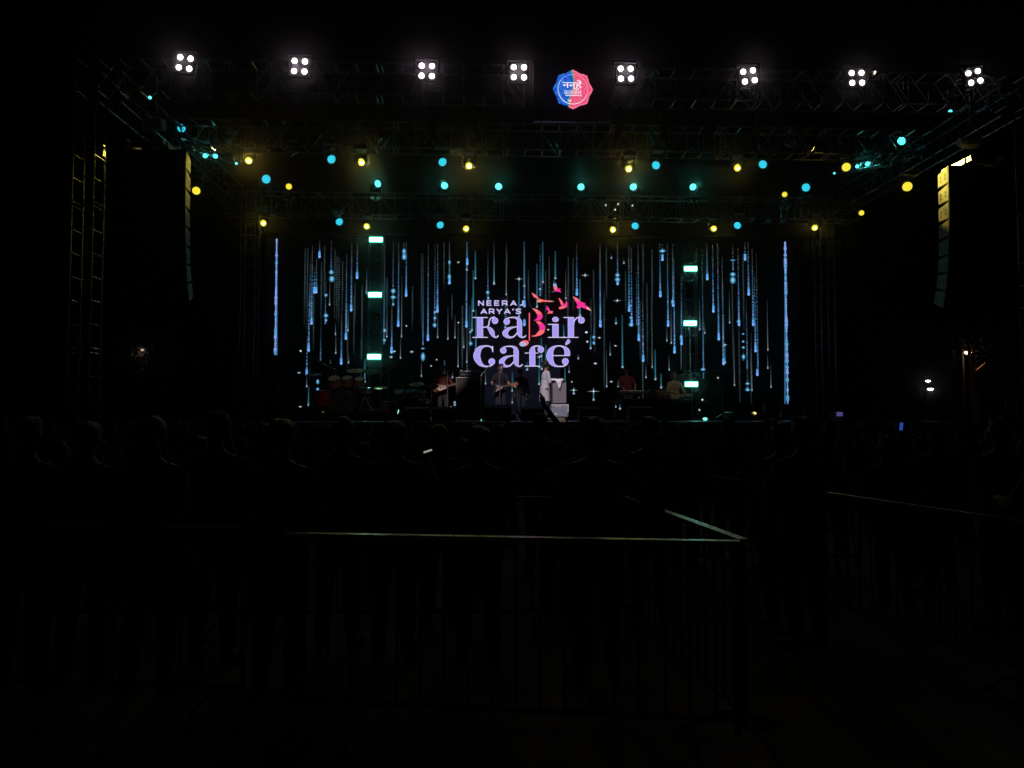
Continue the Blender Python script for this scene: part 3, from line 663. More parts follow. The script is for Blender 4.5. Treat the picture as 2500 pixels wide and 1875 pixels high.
for x, y, v, m_, r2, lab in [(575,387,21.4,'c',.125,'cyan wash light high at the far left of the rear truss'), (1741,405,21.4,'c',.12,'cyan wash light high at the far right of the rear truss'),
        (624,403,21.4,'y',.085,'small yellow lamp beside the cyan one at the left end of the rear truss'), (1695,420,21.4,'y',.075,'small yellow lamp below and left of the right-hand cyan one'),
        (1861,460,21.6,'y',.075,'small orange-yellow lamp alone between the rear truss and the right speaker hang'),
        (424,412,19.5,'y',.10,'yellow lamp close beside the left speaker hang'), (1960,403,19.8,'y',.125,'large flat yellow lamp hanging left of the right speaker hang'),
        (392,277,18.6,'c',.10,'tilted cyan wash light high at the left above the speaker hang'), (1948,304,20.1,'c',.115,'tilted cyan cell light high at the right under the side truss')]:
    head_light('beam_light' if m_ == 'y' else 'wash_light', x * A_, y * A_, v, tocam(x * A_, y * A_, v, .45 if x < 1000 and m_ == 'c' else (-.45 if m_ == 'c' else 0), -.3 if m_ == 'c' else 0), m_, lab, r2, stand=(v == 21.4), glow=1 if (m_ == 'c' and x > 1900) else 0, grp='yellow beam lights' if m_ == 'y' else 'cyan wash lights')
for x, y, v, r2, lab in [(501,380,18.8,.06,'small cyan light at the outer end of the left corner truss'), (526,381,19.3,.06,'second small cyan light on the left corner truss'), (577,399,20.4,.035,'tiny cyan light at the inner tip of the left corner truss'),
        (2118,400,19.0,.06,'small cyan cell light at the outer end of the right corner truss'), (2093,406,19.5,.05,'small cyan light inboard on the right corner truss'), (2037,423,20.6,.03,'tiny cyan light at the inner tip of the right corner truss'),
        (366,238,15.4,.035,'tiny cyan light under the left end of the front truss'), (2320,272,15.9,.04,'tiny cyan light under the right end of the front truss')]:
    t = head_light('small_wash_light', x, y, v, tocam(x, y, v, 0, -.3), 'c', lab, r2, glow=1, grp='small cyan lights at the truss corners')
    if r2 >= .05: light('POINT', t, (0, -.2, 0), (.1, 1., .85), 1.5, shadow_soft_size=.05)
# small white pin lamps on the rear truss
for i, (x, y) in enumerate([(1479,501),(1502,512),(1509,498),(1544,502)]):
    t = thing('pin_lamp', ['leftmost', 'lowest', 'uppermost', 'rightmost'][i] + ' of four tiny white lamps on the rear truss', 'lamp', PW(x, y, 21.42), TH, 'tiny white lamps on the rear truss')
    b = MB(); b.ell((0, 0, 0), (.022, .022, .026), 8, 5); b.build('bulb', emis('pin_white', (.9, .95, .9), 1.2), t); b = MB(); b.cyl((0, .02, 0), (0, .10, 0), .03); b.build('socket', M_black, t)
t = thing('work_lamp', 'small warm lamp just right of the seventh four-lamp blinder', 'lamp', PW(2136, 177, 14.95), TH)
b = MB(); b.ell((0, 0, 0), (.02, .02, .045), 8, 5, Matrix.Rotation(.4, 3, 'Y')); b.build('bulb', emis('warm_bulb', (1, .85, .6), 2), t); b = MB(); b.box((0, .07, .02), (.10, .08, .16)); b.build('housing', M_black, t)
# dark profile spots hanging under the front truss, aimed at the stage
for i, (x, y) in enumerate([(790,288),(925,296),(1050,300),(1160,303),(1515,300),(1625,303),(1735,308),(1850,310)]):
    u, v, z = P(x, y, 15.25); t = thing('profile_spot', '%s dark spotlight from the left hanging under the front truss, turned to the stage' % ORD[i], 'stage light', W(u, v, z), TH, 'dark spotlights under the front truss')
    tx = (850, 1098, 1225, 1350, 1340, 1530, 1600, 1640)[i]; tgt = PW(tx, (940, 935, 925, 1000, 940, 925, 940, 940)[i], 22.0); a = (tgt - W(u, v, z)).normalized()
    aa = Vector((a.x * cT + a.y * sT, -a.x * sT + a.y * cT, a.z))
    b = MB(); b.cyl(-aa * .28, aa * .12, .11, .09, 14); b.cyl(aa * .12, aa * .34, .075, .085, 14); b.build('lamp_body', M_matte, t)
    b = MB(); b.tube([(-.15, 0, 0), (-.15, 0, .28), (.15, 0, .28), (.15, 0, 0)], .014); b.box((0, 0, .31), (.06, .05, .10)); b.build('yoke', M_matte, t)
    if i == 0 or i == 7:
        lo = light('SPOT', t, aa * .36, (1, .8, .62), 170 if i == 0 else 200, spot_size=R(16), spot_blend=.7, shadow_soft_size=.05)
        lo.rotation_mode = 'QUATERNION'; lo.rotation_quaternion = (-aa).to_track_quat('Z', 'Y')
    if i in (1, 2, 3, 5):
        lo = light('SPOT', t, aa * .36, ((1, .75, .75), (1, .86, .98), (1, .9, .98), (1, .75, .6))[(1, 2, 3, 5).index(i)], (2200, 1700, 2100, 420)[(1, 2, 3, 5).index(i)], spot_size=R((9.5, 12.5, 10.5, 17, 9.5, 13, 9.5, 9.5)[i]), spot_blend=.55, shadow_soft_size=.05)
        lo.rotation_mode = 'QUATERNION'; lo.rotation_quaternion = (-aa).to_track_quat('Z', 'Y')
# added spots, apart from the outer yellow lamps, light tower and speaker sides
def beam(px_, py_, v, target, e, size=30, col=(1, .78, .12)):
    L = PW(px_, py_, v); d = (Vector(target) - L).normalized()
    t = thing('beam_light', 'added yellow beam light turned outward %s' % {560: 'at the left end of the middle truss', 705: 'under the left part of the middle truss', 1935: 'under the right part of the middle truss'}[px_], 'stage light', L + d * .05, 0, 'yellow beam lights')
    b = MB(); b.cyl(-d * .32, -d * .02, .07, .11, 14); b.build('lamp_head', M_black, t); b = MB(); b.box(-d * .15 + Vector((0, 0, .3)), (.26, .22, .1)); b.cyl(-d * .15 + Vector((.15, 0, 0)), -d * .15 + Vector((.15, 0, .27)), .02); b.cyl(-d * .15 - Vector((.15, 0, 0)), -d * .15 + Vector((-.15, 0, .27)), .02); b.build('yoke', M_black, t)
    lo = light('SPOT', t, d * .02, col, e, spot_size=R(size), spot_blend=.7, shadow_soft_size=.05); lo.rotation_mode = 'QUATERNION'; lo.rotation_quaternion = (-d).to_track_quat('Z', 'Y')
beam(560, 350, 18.9, W(U0 - 9.3, 15.2, 6.0), 900, 36)
beam(1935, 352, 18.3, W(P(2316, 430, 14.9)[0], 15.15, 6.7), 2900, 21)
beam(705, 372, 17.2, W(P(452, 430, 14.6)[0], 14.85, 6.5), 230, 22)

# strobe towers
def ladder_tower(pxc, v, ztop, lab, strobes):
    u = P(pxc, 700, v)[0]; t = thing('strobe_tower', lab, 'tower', W(u, v, DZ), TH, 'strobe towers in front of the video wall'); h = ztop - DZ
    b = MB()
    for x in (-.2, .2):
        for y in (0, .25): b.cyl((x, y, 0), (x, y, h), .018)
    b.build('upright', M_alu, t)
    z = .35
    while z < h:
        b = MB(); b.cyl((-.2, 0, z), (.2, 0, z), .014); b.build('rung', M_alu, t); b = MB(); b.cyl((-.2, .25, z), (.2, .25, z), .012); b.build('rung', M_alu, t); z += .62
    b = MB(); b.box((0, .12, .02), (.7, .6, .04)); b.build('foot_plate', M_steel, t)
    for i, (x, y) in enumerate(strobes):
        uu, vv, zz = P(x, y, v - .12); s = thing('strobe_light', '%s mint-white strobe panel on the %s strobe tower' % (['top', 'middle', 'bottom'][i], 'left' if pxc < 1250 else 'right'), 'stage light', W(uu, vv, zz), TH, 'glowing strobe panels')
        b = MB(); b.bbox((0, .06, 0), (.50, .10, .24), .01); b.build('housing', M_black, s)
        b = MB(); b.box((0, .004, 0), (.47, .012, .205)); b.build('diffuser', E_strobe2, s); lo = light('SPOT', s, (0, -.05, 0), (.1, 1, .7), 6, spot_size=R(100), spot_blend=1., shadow_soft_size=.1); lo.rotation_euler = (R(-86), 0, 0)
        b = MB(); b.box((0, -.004, 0), (.41, .008, .14)); b.build('lamp_core', E_strobe, s)
ladder_tower(915, 24.3, 7.6, 'dark ladder tower with three mint strobe panels left of the band name', [(918,585),(915.5,719.5),(913.5,871)])
ladder_tower(1687, 24.3, 7.4, 'dark ladder tower with three mint strobe panels right of the band name', [(1686,656),(1685,789),(1688,938)])

# ------------------------------------------------------------------ line arrays
def line_array(px_in, px_out, ytop, ybot, v, side, yaw, lab):
    ui = P(px_in, 550, v)[0]; uo = P(px_out, 550, v)[0]; wd = abs(uo - ui); zt = P(px_in, ytop, v)[2]; zb = P(px_in, ybot, v)[2]; n = 8; hh = (zt - zb) / n
    t = thing('line_array', lab, 'speaker', W((ui + uo) / 2, v, zt), TH + yaw, 'hanging speaker arrays')
    inn = -side; me = None; tilt = 0; z = 0; y = 0
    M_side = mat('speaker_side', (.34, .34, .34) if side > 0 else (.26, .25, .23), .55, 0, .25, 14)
    for k in range(n):
        tilt += (0, .01, .01, .015, .03, .05, .08, .10)[k]
        s = thing('speaker_box', None, None, (0, 0, 0)); s.parent = t; s.location = (0, y, z - .003 * k); s.rotation_euler = (tilt, 0, 0)
        del_h = hh * .97; d = .52
        b = MB(); x = wd / 2; x2 = wd / 2 - .13
        vs = [(-x, 0, 0), (x, 0, 0), (x2, d, -.04), (-x2, d, -.04), (-x, 0, -del_h), (x, 0, -del_h), (x2, d, -del_h + .04), (-x2, d, -del_h + .04)]
        b.add(vs, [(0, 1, 2, 3), (7, 6, 5, 4), (0, 4, 5, 1), (2, 6, 7, 3), (1, 5, 6, 2), (3, 7, 4, 0)])
        cb = b.build('cabinet', M_cab, s)
        # side plates with rigging holes
        for sg in (-1, 1):
            b = MB(); X = lambda yy: sg * (x - .13 * yy / d + .006)
            pl = [(.03, -.02), (d - .04, -.05), (d - .04, -del_h + .05), (.03, -del_h + .02)]
            b.add([(X(yy), yy, zz) for yy, zz in pl], [(0, 1, 2, 3)]); b.build('side_plate', M_side, s)
            b = MB()
            for yy in (.15, .37):
                for zz in (-del_h * .42, -del_h * .64):
                    b.add([(X(yy + .045 * math.cos(a)) + sg * .002, yy + .045 * math.cos(a), zz + .035 * math.sin(a)) for a in [2 * math.pi * i / 12 for i in range(12)]], [tuple(range(12))])
            b.build('handle_recess', M_black, s)
        b = MB(); b.box((0, -.008, -del_h / 2), (wd * .97, .012, del_h * .92)); b.build('grille', mat('speaker_grille', (.015, .015, .015), .7, .3, .3, 120, .3), s)
        z -= hh * math.cos(tilt); y += hh * math.sin(tilt)
    b = MB()
    for sx in (-1, 1): b.box((sx * .35, .26, .10), (.06, .9, .10))
    b.box((0, .0, .10), (.8, .06, .10)); b.box((0, .5, .10), (.8, .06, .10)); b.build('flying_frame', M_steel, t)
    # hoist with its yellow-lit body and chain
    h = thing('chain_hoist', 'motor hoist with chain above the %s speaker hang' % ('left' if side < 0 else 'right'), 'hoist', t.matrix_basis @ Vector((0, .3, .62)), TH + yaw, 'chain hoists')
    b = MB(); b.bbox((0, 0, 0), (.34, .24, .22), .03); b.cyl((-.26, 0, 0), (-.17, 0, 0), .09, None, 12); b.build('motor', mat('hoist_paint', (.5, .5, .5), .5), h)
    b = MB(); b.cyl((0, 0, .1), (0, 0, ZF - zt - .62 + .25), .012); b.cyl((0, 0, -.1), (0, 0, -.47), .012); b.build('chain', M_steel, h)
    return t
line_array(452, 262, 366, 735, 14.6, -1, R(-2), 'tall dark speaker hang on the left with a thin yellow-lit edge')
line_array(2316, 2484, 405, 752, 14.9, 1, R(3), 'tall dark speaker hang on the right with yellow-lit box sides')

# ------------------------------------------------------------------ people
SKIN = mat('skin', (.22, .11, .065), .6, 0, .15, 20); HAIR = mat('hair', (.012, .01, .009), .55, 0, .3, 60, .4)
DARK = mat('dark_trousers', (.02, .022, .03), .85, 0, .3, 30); SHOE = mat('shoe', (.03, .028, .026), .6, 0, .3, 20)
def remesh(mb, name, vox, m, smooth=4):
    me = mb.mesh(name); o = bpy.data.objects.new(name, me); C.objects.link(o)
    md = o.modifiers.new('r', 'REMESH'); md.mode = 'VOXEL'; md.voxel_size = vox; md.use_smooth_shade = True
    ms = o.modifiers.new('s', 'SMOOTH'); ms.factor = .5; ms.iterations = smooth
    bpy.context.view_layer.update()
    r_ = bpy.data.meshes.new_from_object(o.evaluated_get(bpy.context.evaluated_depsgraph_get())); bpy.data.objects.remove(o)
    r_.name = name; r_.materials.clear(); r_.materials.append(m); return r_
V = Vector
def person(pose=None, shirt=None, hair='short', trousers=DARK, vox=.014, style='tee', female=False, skin=SKIN, glasses=False, hat=False, fw=0., seat=False):
    """person facing +y, feet at z=0. pose: dict of joints L/R elbow, wrist, knee, ankle; lean (forward, side), head (turn, nod)"""
    p = dict(lean=(0, 0), head=(0, 0)); p.update(pose or {})
    sw = .185 if not female else .165
    J = {}
    for s, k in ((-1, 'L'), (1, 'R')):
        J['sh' + k] = V((s * sw, 0, 1.38)); J['hip' + k] = V((s * .09, 0, .92))
        J['el' + k] = p.get('el' + k, V((s * (sw + .06), -.03, 1.13))); J['wr' + k] = p.get('wr' + k, V((s * (sw + .08), .05, .88)))
        J['kn' + k] = p.get('kn' + k, V((s * .10, .02, .50))); J['an' + k] = p.get('an' + k, V((s * .11, -.02, .09)))
        J['to' + k] = p.get('to' + k, J['an' + k] + V((s * .03, .17, -.055)))
    RL = Euler((-p['lean'][0], p['lean'][1], 0)).to_matrix(); PV = V((0, 0, .95))
    T = lambda v: PV + RL @ (V(v) - PV)
    RH = Euler((-p['head'][1] - p['lean'][0] * .6, 0, p['head'][0])).to_matrix(); hb = T((0, .005, 1.50)); H = lambda v: hb + RH @ V(v)
    up = lambda k: T(J[k]) if not p.get('absarms') or k.startswith('sh') else J[k]
    b = MB(); rt = RL
    b.ell(T((0, .005, 1.27)), (.158, .105, .20), rot=rt); b.ell(T((0, .0, 1.09)), (.14, .10, .16), rot=rt); b.ell((0, -.01, .95), (.155, .115, .13))
    b.caps(T((-.03, 0, 1.435)), T((-.15, 0, 1.385)), .05, .055); b.caps(T((.03, 0, 1.435)), T((.15, 0, 1.385)), .05, .055); b.caps(T((0, -.01, 1.42)), H((0, .0, .06)), .056, .052)
    b.ell(H((0, .0, .135)), (.076, .094, .105), 14, 10, RH); b.ell(H((0, .035, .075)), (.055, .058, .058), 12, 8, RH)
    b.ell(H((0, .098, .115)), (.014, .022, .028), 8, 6, RH)
    for s in (-1, 1): b.ell(H((s * .078, -.005, .12)), (.012, .022, .032), 8, 6, RH); b.ell(H((s * .035, .075, .145)), (.022, .018, .012), 8, 5, RH)
    b.ell(H((0, .083, .072)), (.028, .014, .010), 8, 5, RH)
    for k, s in (('L', -1), ('R', 1)):
        e, wv = up('el' + k), up('wr' + k)
        b.caps(up('sh' + k), e, .050, .040); b.caps(e, wv, .039, .026)
        d = (wv - e).normalized(); hd = p.get('hand' + k); hd = (V(hd).normalized() if hd else d)
        side = d.cross(V((0, 0, 1))) if abs(d.z) < .9 else V((0, 1, 0)); side.normalize(); nr = hd.cross(side).normalized()
        b.caps(wv, wv + hd * .06, .027, .034)
        for i, (o_, l_) in enumerate(((-.030, .062), (-.010, .074), (.010, .070), (.030, .054))):
            f0 = wv + hd * .085 + side * o_; f1 = f0 + hd * l_ * .55 + nr * .010; f2 = f1 + hd * l_ * .35 + nr * .028
            b.caps(f0 - hd * .02, f1, .0100, .0092, 7); b.caps(f1, f2, .0090, .0082, 7)
        th0 = wv + hd * .03 - side * .03; b.caps(th0, th0 + hd * .045 - side * .03, .0115, .010, 7)
        b.caps(J['hip' + k], J['kn' + k], .088, .056); b.caps(J['kn' + k], J['an' + k], .056, .036)
        b.caps(J['an' + k] + V((0, -.03, -.02)), J['to' + k], .036, .030)
    body = remesh(b, 'person', vox, skin, 3)
    out = {'body': body, 'kids': []}
    shirt = shirt or mat('shirt_grey', (.06, .06, .065), .9, 0, .3, 20)
    b = MB(); e = .017
    b.ell(T((0, .005, 1.27)), (.168 + e, .115 + e, .205), 14, 8, rot=rt); b.caps(T((-.02, 0, 1.43)), T((-.16, 0, 1.37)), .060, .064); b.caps(T((.02, 0, 1.43)), T((.16, 0, 1.37)), .060, .064)
    low = .86 if style != 'kurta' else .80
    b.ell(T((0, 0, 1.09)), (.155 + e, .118 + e, .17), 14, 8, rot=rt)
    ring0 = [(T((.165 * math.cos(a), .12 * math.sin(a), 1.08)), a) for a in [2 * math.pi * i / 20 for i in range(20)]]
    n = 20; zb_ = .87 if style != 'kurta' else (.56 if not seat else .8); wx = (.185, .15) if style != 'kurta' else (.205, .165)
    vs = [v for v, _ in ring0]
    for zz, f in ((.97, .5), (zb_, 1.)):
        vs += [V((( .165 + (wx[0] - .165) * f) * math.cos(a) * (1 + .03 * math.sin(5 * a) * f), -.005 + (.12 + (wx[1] - .12) * f) * math.sin(a), zz)) for _, a in ring0]
    b.add(vs, [(j * n + i, j * n + (i + 1) % n, (j + 1) * n + (i + 1) % n, (j + 1) * n + i) for j in range(2) for i in range(n)] + [tuple(range(n - 1, -1, -1)), tuple(range(2 * n, 3 * n))], None, True)
    for k in 'LR':
        s0, el, wr = up('sh' + k), up('el' + k), up('wr' + k)
        if style in ('tee', 'kurta_short'): b.caps(s0, s0 + (el - s0) * .62, .062, .058)
        else: b.caps(s0, el, .064, .054); b.caps(el, el + (wr - el) * (.9 if style == 'long' else .25), .054, .042)
    out['kids'].append(('shirt', remesh(b, 'shirt', vox * 1.15, shirt, 4)))
    b = MB(); b.ell((0, -.01, .94), (.168, .127, .13), 14, 8)
    for k in 'LR': b.caps(J['hip' + k], J['kn' + k], .103, .075); b.caps(J['kn' + k], J['an' + k] + V((0, 0, .05)), .075, .062)
    out['kids'].append(('trousers', remesh(b, 'trousers', vox * 1.3, trousers, 4)))
    for k in 'LR':
        b = MB(); a = J['an' + k]; to = J['to' + k]; b.caps(a + V((0, -.04, -.03)), to, .046, .042); b.caps(a + V((0, -.035, .02)), a + V((0, 0, -.02)), .045, .045)
        out['kids'].append(('shoe', remesh(b, 'shoe', .014, SHOE, 2)))
    b = MB()
    if hair == 'short': b.ell(H((0, -.014, .158)), (.085, .098, .098), 14, 10, RH); b.ell(H((0, .05, .215)), (.06, .04, .03), 10, 6, RH)
    if hair == 'short':
        for i in range(16): a = i * 2.4; b.ell(H((.066 * math.cos(a), -.014 + .075 * math.sin(a), .20 + .035 * math.sin(i * 1.9))), (.022, .024, .024), 7, 5, RH)
    if hair == 'short': pass
    elif hair == 'big':
        b.ell(H((0, -.02, .165)), (.118, .125, .115), 14, 10, RH)
        for i in range(14):
            a = i * 2.4; b.ell(H((.10 * math.cos(a), -.03 + .09 * math.sin(a), .17 + .05 * math.sin(i * 1.7))), (.035, .035, .035), 8, 5, RH)
    elif hair == 'long': b.ell(H((0, -.018, .158)), (.088, .10, .10), 14, 10, RH); b.ell(H((0, -.075, .02)), (.085, .045, .17), 12, 8, RH); b.ell(H((0, -.095, -.14)), (.07, .035, .12), 10, 8, RH)
    elif hair == 'bun': b.ell(H((0, -.014, .158)), (.085, .098, .098), 14, 10, RH); b.ell(H((0, -.11, .17)), (.045, .04, .045), 10, 7, RH)
    if hat: b.ell(H((0, -.005, .17)), (.094, .108, .085), 14, 8, RH, z0=-.1); b.ell(H((0, .10, .175)), (.07, .07, .010), 12, 5, RH)
    out['kids'].append(('cap' if hat else 'hair', remesh(b, 'hair', .012, HAIR if not hat else mat('cap_cloth', (.05, .05, .06), .9), 2)))
    for s in (-1, 1):
        b = MB(); b.ell(H((s * .031, .088, .140)), (.011, .007, .006), 8, 5, RH); out['kids'].append(('eye', b.mesh('eye')))
        out['kids'][-1][1].materials.append(mat('eye', (.03, .02, .02), .2))
    if glasses:
        b = MB()
        for s in (-1, 1): b.ell(H((s * .034, .10, .138)), (.028, .008, .02), 10, 5, RH); b.cyl(H((s * .062, .09, .143)), H((s * .082, -.01, .143)), .003)
        b.cyl(H((-.01, .106, .142)), H((.01, .106, .142)), .004); g_ = b.mesh('sunglasses'); g_.materials.append(mat('dark_glass', (.005, .005, .005), .08)); out['kids'].append(('sunglasses', g_))
    return out
def place(pz, loc, rz, label, scale=1., group=None, shirt=None, trousers=None, cat='person', name='person'):
    o = link(name, pz['body'], None); o.location = loc; o.rotation_euler.z = rz; o.scale = (scale,) * 3; tag(o, label, cat, group)
    for nm, me in pz['kids']:
        c = link(nm, me, None, o)
        for key, mm in (('shirt', shirt), ('trousers', trousers)):
            if nm == key and mm is not None: c.material_slots[0].link = 'OBJECT'; c.material_slots[0].material = mm
    return o
def stagepos(px_, v, z=None): return W(P(px_, 1000, v)[0], v, DZ if z is None else z)

# --- band
FACE = math.pi + TH     # facing the audience
M_maroon = mat('maroon_shirt', (.12, .012, .02), .85); M_redk = mat('dark_red_shirt', (.10, .02, .018), .9); M_navy = mat('black_shirt', (.010, .009, .013), .85, 0, .3, 12, .3)
M_kurta = mat('white_kurta', (.46, .44, .48), .85, 0, .12, 6, .5); M_kur2 = mat('patterned_kurta', (.35, .30, .2), .9, 0, .6, 25)
LS = mat('light_skin', (.42, .22, .15), .55, 0, .12, 20)
bassist = person(dict(elR=V((.30, -.02, 1.13)), wrR=V((.20, .23, 1.04)), elL=V((-.28, .08, 1.16)), wrL=V((-.44, .25, 1.14)), head=(-.5, .0), lean=(.03, 0)), M_redk, 'short', DARK, .013, 'long', skin=LS)
# a performer's own right hand is at local +x (facing +y)
pb = stagepos(1082, 23.2); place(bassist, pb, FACE, 'bass player in a dark red shirt at the microphone left of the tall amplifier', .99)
singer = person(dict(elR=V((.27, .02, 1.14)), wrR=V((.10, .23, 1.02)), elL=V((-.25, .05, 1.13)), wrL=V((-.38, .24, 1.07)), head=(.35, .12)), M_navy, 'short', DARK, .013, 'tee', skin=LS)
ps = stagepos(1222, 22.4); place(singer, ps, FACE, 'black-shirted singer playing guitar at the centre microphone below the band name', .985)
kurta = person(dict(elR=V((.25, .06, 1.12)), wrR=V((.16, .28, 1.10)), elL=V((-.22, .10, 1.14)), wrL=V((-.10, .31, 1.14)), head=(0, -.15), lean=(.06, 0)), M_kurta, 'big', DARK, .013, 'kurta', skin=SKIN)
place(kurta, stagepos(1331, 21.5), R(-78) + TH, 'person in a long white kurta standing sideways beside the grey amplifier', 1.0)
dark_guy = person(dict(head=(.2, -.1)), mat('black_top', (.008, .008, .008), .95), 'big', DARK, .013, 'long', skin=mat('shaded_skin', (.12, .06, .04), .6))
place(dark_guy, stagepos(1272, 23.6), R(200) + TH, 'dark silhouetted person with bushy hair between the singer and the white kurta', .95)
key_guy = person(dict(elR=V((.27, .04, 1.13)), wrR=V((.20, .30, 1.05)), elL=V((-.27, .04, 1.13)), wrL=V((-.20, .30, 1.05)), head=(-.1, -.05)), M_maroon, 'short', DARK, .013, 'tee', skin=SKIN, glasses=True)
place(key_guy, stagepos(1531, 23.2), FACE, 'man in dark glasses and a maroon shirt behind the small keyboard', .97)
drummer = person(dict(knL=V((-.22, .40, .95)), anL=V((-.24, .45, .50)), knR=V((.22, .40, .95)), anR=V((.24, .45, .50)), elR=V((.30, .08, 1.16)), wrR=V((.18, .32, 1.08)), elL=V((-.30, .08, 1.16)), wrL=V((-.16, .34, 1.06))), mat('olive_shirt', (.03, .03, .022), .9), 'short', DARK, .014, 'tee', seat=True)
pd_ = stagepos(1003, 24.2, DZ - .16); place(drummer, pd_, FACE, 'drummer seated behind the smaller drum kit left of the bass player', .98)
t = thing('drum_stool', 'round black stool under the seated drummer', 'stool', stagepos(1003, 24.25), TH)
b = MB(); b.cyl((0, 0, .60), (0, 0, .66), .17, None, 16); b.build('seat', M_black, t); b = MB(); b.cyl((0, 0, .12), (0, 0, .6), .02)
for i in range(3): a = i * 2.1; b.cyl((0, 0, .25), (.25 * math.cos(a), .25 * math.sin(a), .01), .012)
b.build('stand', M_chrome, t)
tabla_pl = person(dict(knL=V((-.36, .26, 1.00)), anL=V((-.08, .36, .93)), toL=V((.05, .40, .90)), knR=V((.26, .42, .92)), anR=V((.30, .46, .47)), elR=V((.27, .08, 1.16)), wrR=V((.17, .32, 1.12)), elL=V((-.28, .08, 1.16)), wrL=V((-.20, .34, 1.12)), lean=(.12, 0), head=(.2, -.2)),
                  M_kur2, 'long', mat('pale_trousers', (.25, .20, .15), .9), .014, 'long', seat=True)
place(tabla_pl, stagepos(1645, 21.9, DZ - .20), FACE + R(15), 'percussionist in a pale patterned kurta seated on the high platform beside the tabla', .95)

# --- instruments
def guitar(loc, rz, tilt, body_c, guard_c, label, angular=False, L=.72, head_c=(.3, .13, .06)):
    t = thing('electric_guitar' if angular else 'bass_guitar', label, 'guitar', loc); t.rotation_euler = Euler((0, tilt, rz))
    if angular: pts = [(-.26, -.15), (.02, -.07), (.10, -.05), (.12, .05), (0, .10), (-.20, .17), (-.12, .02)]
    else:
        pts = []
        for i in range(28):
            a = 2 * math.pi * i / 28; r0 = .165 + .035 * math.cos(2 * a) + .02 * math.cos(3 * a + .6); pts.append((-.06 + r0 * 1.15 * math.cos(a), r0 * .86 * math.sin(a)))
    b = MB(); b.prism(pts, .045); b.build('guitar_body', body_c, t)
    b = MB(); gp = [(x * .62 + .03, z * .62 - .02) for x, z in pts]; b.prism(gp, .006, Matrix.Translation((0, -.027, 0))); b.build('pickguard', guard_c, t)
    b = MB(); b.box((.09 + L / 2, -.012, 0), (L, .022, .055)); b.build('neck', mat('fretboard', (.16, .07, .035), .5), t)
    b = MB(); b.prism([(.09 + L, -.03), (.16 + L, -.055), (.31 + L, -.045), (.33 + L, .0), (.28 + L, .045), (.12 + L, .04)], .018, Matrix.Translation((0, -.012, 0))); b.build('headstock', mat('maple', head_c, .45), t)
    for i in range(4): b = MB(); b.cyl((.15 + L + i * .045, -.012, .04), (.15 + L + i * .045, -.012, .075), .008); b.build('tuning_peg', M_chrome, t)
    b = MB()
    for i in range(4): b.cyl((-.10, -.034, -.015 + i * .01), (.12 + L, -.026, -.012 + i * .008), .0012, None, 4)
    b.build('strings', M_steel, t)
    b = MB(); b.box((-.02, -.034, 0), (.03, .012, .07)); b.box((.05, -.034, 0), (.02, .012, .07)); b.build('pickup', M_black, t)
    return t
fwd = W(0, -1) - W(0, 0)
guitar(pb + fwd * .26 + V((-.04, 0, 1.03)), TH, -.22, mat('sunburst', (.10, .04, .03), .35, 0, .4, 5), mat('pickguard_white', (.62, .50, .46), .4), 'bass guitar with white pickguard held across the bass player')
guitar(ps + fwd * .25 + V((-.05, 0, 1.00)), TH, -.20, mat('guitar_dark', (.02, .02, .02), .35), mat('pickguard_pale', (.45, .43, .45), .4), 'angular electric guitar with pale pickguard held by the singer', True, .26)

def mic_stand(loc, h, label, boom=None, rz=0.):
    t = thing('microphone_stand', label, 'microphone stand', loc, rz, 'microphone stands on the stage'); b = MB()
    b.cyl((0, 0, .10), (0, 0, h), .011); b.build('stand_pole', M_steel, t)
    for i in range(3):
        a = i * 2.094 + .5; b = MB(); b.cyl((0, 0, .22), (.30 * math.cos(a), .30 * math.sin(a), .012), .009); b.build('leg', M_steel, t)
    e = V(boom) if boom else V((0, 0, 0)); top = V((0, 0, h)); tip = top + e
    if boom: b = MB(); b.cyl(top - e * .35, tip, .008); b.build('boom_arm', M_steel, t)
    dd = (e.normalized() if boom else V((0, .35, .9)).normalized()); b = MB(); b.cyl(tip, tip + dd * .15, .011, .017, 10); m_ = b.build('microphone', M_black, t)
    b = MB(); b.ell(tip + dd * .17, (.026, .026, .026), 10, 6); b.build('grille', M_chrome, m_)
    return t
for x, v, h, lab, bm, rz in [(1092,22.9,1.42,'microphone stand in front of the bass player',(.0,.1,.06),0), (1220,22.1,1.42,'microphone stand in front of the singer',(0,.1,.08),0), (755,22.0,1.9,'tall boom microphone stand at the left of the red drum kit',(.55,.1,-.3),0),
        (948,22.2,1.5,'microphone stand between the two drum kits',(-.35,.1,-.2),0), (1175,21.6,1.35,'thin stand right of the tall amplifier',(.1,0,.1),0), (1622,21.2,.95,'boom stand reaching down over the tabla',(-.33,.1,.55),.3),
        (1690,22.6,1.45,'stand beside the right strobe tower with a long boom to the right',(1.1,0,.12),0), (1765,21.4,.95,'slanted stand left of the low platform at stage right',(-.14,0,.35),0), (1838,21.0,.55,'short boom stand behind the low platform at stage right',(.32,.0,.26),0)]:
    mic_stand(stagepos(x, v), h, lab, bm, TH + rz)

